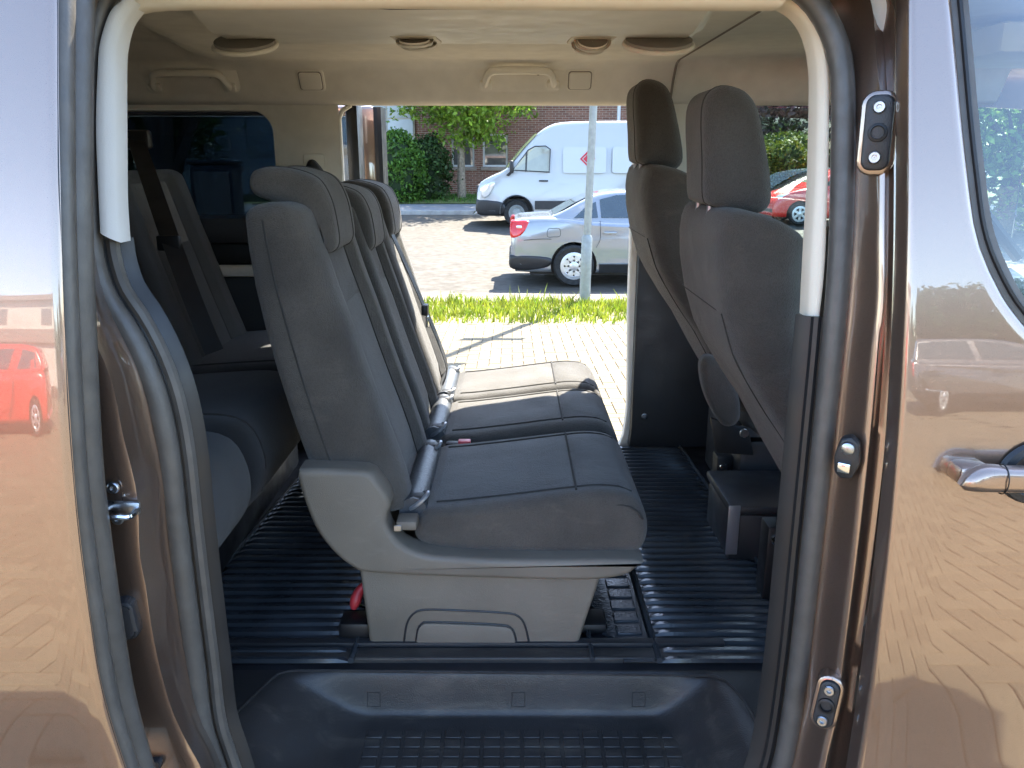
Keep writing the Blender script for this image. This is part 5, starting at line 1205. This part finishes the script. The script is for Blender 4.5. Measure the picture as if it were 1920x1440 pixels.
# --- front seats
FS_R = [pz(u, v, 1.88) for u, v in ((1480, 922), (1450, 870), (1410, 800), (1372, 728), (1340, 680), (1310, 630), (1290, 590), (1273, 530), (1264, 470), (1263, 425), (1266, 400), (1272, 382))]
def front_seat(label, yo, xo, zo, hz):
    t = thing('front_seat', label, 'seat', (.6+xo, 1.65+yo, FZ))
    st = []
    n_ = len(FS_R)
    for i, (x, z) in enumerate(FS_R):
        k = i/(n_-1); th = .175-.01*k; ins = .035*max(0, k-.6)/.4
        st.append(((x+th+xo, z-.055-.005*k+zo), (x+xo, z+zo), 1.425+yo+ins*.5, 1.885+yo-ins*.5))
    b = obj('backrest', *slab(st, n=30, e=.17, dedge=.55, dip=0, cap=.026, capb=.03), 'fabric_side', t, sharp=0)
    for tt in (.13,):
        pts = [Vector((s_[1][0]+.0015, s_[2]+(s_[3]-s_[2])*tt, s_[1][1])) for s_ in st[:-4]]; obj('seam', *tube(cr(pts, 30), .0022, 6), 'seam', b)
    s_ = st[-5]; obj('seam', *tube([(s_[1][0]+(.0015 if 0 < i < 8 else .004), s_[2]+(s_[3]-s_[2])*(.13+.8*i/8), s_[1][1]) for i in range(9)], .0022, 6), 'seam', b)
    # soft pocket-less rear panel, slightly proud
    hp = [pz(u, v, 1.55) for u, v in ((1323, 230), (1327, 188), (1342, 166), (1366, 158), (1400, 168), (1424, 200), (1441, 275), (1452, 355), (1447, 388), (1424, 402), (1380, 396), (1340, 387), (1326, 372), (1325, 300))]
    h = obj('headrest', *pillow([(x+xo, z+hz) for x, z in hp], 1.535+yo, 1.765+yo, .042, n=60, k=7, conv=True), 'fabric', t, sharp=0)
    q = cr([(x+xo, 0, z+hz) for x, z in hp], 60, True); obj('seam', *tube([(p.x, 1.585+yo, p.z) for p in q], .0017, 5, closed=True), 'seam', h)
    hx = sum(x for x, z in hp)/len(hp)+xo; hz0 = min(z for x, z in hp)+hz
    for yy in (1.60, 1.70): obj('post', *tube([(hx-.03, yy+yo, hz0+.03), (hx-.03, yy+yo, hz0-.09)], .0065, 8), 'grey_metal2', t)
    cx = st[0][1][0]
    cp = [(cx-.02, .80+zo), (cx+.02, .86+zo), (cx+.3, .87+zo), (cx+.48, .88+zo), (cx+.53, .84+zo), (cx+.52, .78+zo), (cx+.3, .74+zo), (cx, .74+zo)]
    obj('cushion', *pillow(cp, 1.42+yo, 1.89+yo, .04, n=40, k=5), 'fabric', t, sharp=0)
    obj('riser', *box(cx-.02, cx+.42, 1.46+yo, 1.86+yo, FZ+.001, .70+zo, .02), 'dark_plastic', t)
    obj('seat_track', *box(cx-.015, cx+.44, 1.47+yo, 1.50+yo, .705+zo, .735+zo, .005), 'grey_metal2', t); obj('seat_track', *box(cx-.015, cx+.44, 1.82+yo, 1.85+yo, .705+zo, .735+zo, .005), 'grey_metal2', t)
    return t, st, cx
f1, st1, cx1_ = front_seat('charcoal front passenger seat seen from behind, nearest the door', 0, 0, 0, 0)
f2, st2, cx2_ = front_seat('charcoal driver seat on the far side with raised headrest', .705, -.028, .075, .075)
# folded armrest on the driver seat
ar = [pz(u, v, 2.13) for u, v in ((1305, 672), (1320, 658), (1345, 672), (1372, 720), (1378, 765), (1368, 785), (1345, 785), (1322, 750), (1308, 710))]
obj('armrest', *pillow(ar, 2.06, 2.12, .018, n=40, k=4), 'fabric_side', f2, sharp=0)
obj('hinge_plate', *prism([pz(u, v, 2.10) for u, v in ((1330, 780), (1400, 800), (1410, 850), (1340, 845))], 2.08, 2.095, .004), 'black', f2); obj('hinge_bolt', *xform(lathe([(.012, 0), (.011, .006), (.0005, .006)], 14), frame_at(P(1395, 812, 1.98), (0, -1, 0), (0, 0, 1))), 'grey_metal', f2)
# battery cover box and brackets under the front seats
x0, z0 = pz(1345, 960, 1.95); x1, z1 = pz(1470, 850, 1.95)
ub = thing('storage_box', 'black plastic box on the floor under the front passenger seat', 'box', (x0+.1, 2.0, FZ))
obj('body', *box(x0+.01, x0+.26, 1.86, 2.10, FZ+.002, FZ+.135, .012), 'dark_plastic', ub); obj('lid', *box(x0+.004, x0+.266, 1.854, 2.106, FZ+.1355, FZ+.16, .008), 'dark_plastic', ub)
obj('corner_strap', *box(x0+.0, x0+.03, 1.848, 1.853, FZ+.03, FZ+.165, .002), 'grey_metal2', ub)
for q, (u, v, Y) in enumerate(((1448, 1000, 1.70), (1352, 868, 2.25))):
    p = P(u, v, Y); o = tag(obj('seat_bracket', *box(p.x-.02, p.x+.03, Y-.03, Y+.03, FZ+.002, p.z+.03, .006), 'black'), ('black metal seat bracket at the edge of the doorway', 'black metal seat bracket beyond the storage box')[q], 'bracket')
    obj('bracket_bolt', *xform(lathe([(.014, 0), (.013, .007), (.006, .009), (.0005, .009)], 12), Matrix.Translation((p.x, Y-.031, p.z)) @ Matrix.Scale(-1, 4, (0, 1, 0))), 'chrome', o)
# --- rubber mats with ribs
def ribmat(name, label, x0f, x1f, y0, y1, loc, pitch=.032, h=.007, extra=None):
    t = thing(name, label, 'floor mat', loc); ys = []; y = y0+.028
    prof = [(y0, .004), (y0+.003, .012), (y0+.012, .012), (y0+.016, .006), (y0+.024, .006)]
    while y < y1-.03:
        w = pitch
        prof += [(y, .006), (y+w*.12, .006+h), (y+w*.42, .006+h), (y+w*.54, .006)]; y += w
    prof += [(y1-.016, .006), (y1-.012, .012), (y1-.003, .012), (y1, .004)]
    rows = []
    NX = 14
    for i in range(NX+1):
        r_ = []
        for yy, zz in prof:
            a, b = x0f(yy), x1f(yy); s = i/NX; x = a+(b-a)*s
            flat = zz if 0 < i < NX else .004
            wv = .0025*math.sin(x*9+yy*5)*math.sin(yy*7)
            r_.append(Vector((x, yy, FZ+.002+flat+max(wv, 0))))
        rows.append(r_)
    obj('ribbed_sheet', *loft(rows), 'mat_rubber', t, sharp=30)
    for s, f_ in ((-1, x0f), (1, x1f)):
        obj('raised_rim', *tube([(f_(y0+(y1-y0)*i/20), y0+(y1-y0)*i/20, FZ+.012) for i in range(21)], .007, 7), 'mat_rubber', t)
    return t
xr0 = lambda y: .405-.02*sstep(1.5, 1.9, y)+0
def line(u0, v0, u1, v1, z=FZ):
    a, b = G(u0, v0, z), G(u1, v1, z); return lambda y: a.x+(b.x-a.x)*(y-a.y)/(b.y-a.y)
fm = ribmat('rubber_mat', 'black ribbed rubber mat in front of the single seat', lambda y: max(G(1235, 1245, FZ).x, .0) if y < 9 else 0, line(1450, 1105, 1285, 858), 1.425, 2.70, (.3, 2.0, FZ))
# step-side flap with raised pads
def flap_x(y): return interp([(1.425, G(1168, 1245, FZ).x), (1.50, G(1162, 1215, FZ).x), (1.545, G(1115, 1180, FZ).x), (1.62, G(1112, 1130, FZ).x), (1.70, .155), (2.6, .155)], y)
fx1 = G(1235, 1245, FZ).x-.008
rows = [[Vector((flap_x(y)+(fx1-flap_x(y))*s, y, FZ+.004+.006*(0 < i < 6))) for i, s in enumerate((0, .02, .2, .5, .8, .98, 1))] for y in [1.425+.02*i for i in range(34)]]
fl = obj('side_flap', *loft(rows), 'mat_rubber', fm, sharp=35)
for j in range(7):
    for q in range(2):
        y = 1.47+.050*j; xb = fx1-.012-q*.068; xa = xb-.055
        if xa > max(flap_x(y), flap_x(y+.036))+.006: obj('flap_pad', *box(xa, xb, y, y+.036, FZ+.008, FZ+.0145, .002, 1), 'mat_rubber', fl)
obj('flap_ridge', *tube([(.165+.0*y, y, FZ+.012) for y in (1.43, 1.6, 1.8, 2.0)], .006, 6), 'mat_rubber', fl)
rm = ribmat('rubber_mat', 'black ribbed rubber mat behind the single seat', line(385, 1110, 560, 905), lambda y: -.33+.0*y, 1.425, 2.45, (-.5, 1.9, FZ), pitch=.034)
o = obj('carpet_runner', *box(-1.02, -.52, 1.45, 2.65, FZ+.0015, FZ+.006, .002, 1), 'floor_black'); tag(o, 'flat black floor covering under the rear bench', 'floor mat')

# things of one kind share a group
GROUPS = {'front_seat': 'front seats of the van', 'rubber_mat': 'rubber mats on the cabin floor', 'seat_belt': 'seat belts in the van', 'hedge_bush': 'bushes by the white garage', 'topiary_shrub': 'clipped shrubs behind the red car',
          'leafy_tree': 'green trees round the lot', 'dark_tree': 'trees beyond the tinted rear window', 'seat_bracket': 'seat brackets on the cabin floor', 'hatchback': 'red hatchbacks parked nearby', 'sedan': 'saloon cars parked nearby'}
for o in list(bpy.data.objects):
    g = GROUPS.get(o.name.split('.')[0])
    if g and o.parent is None: o['group'] = g
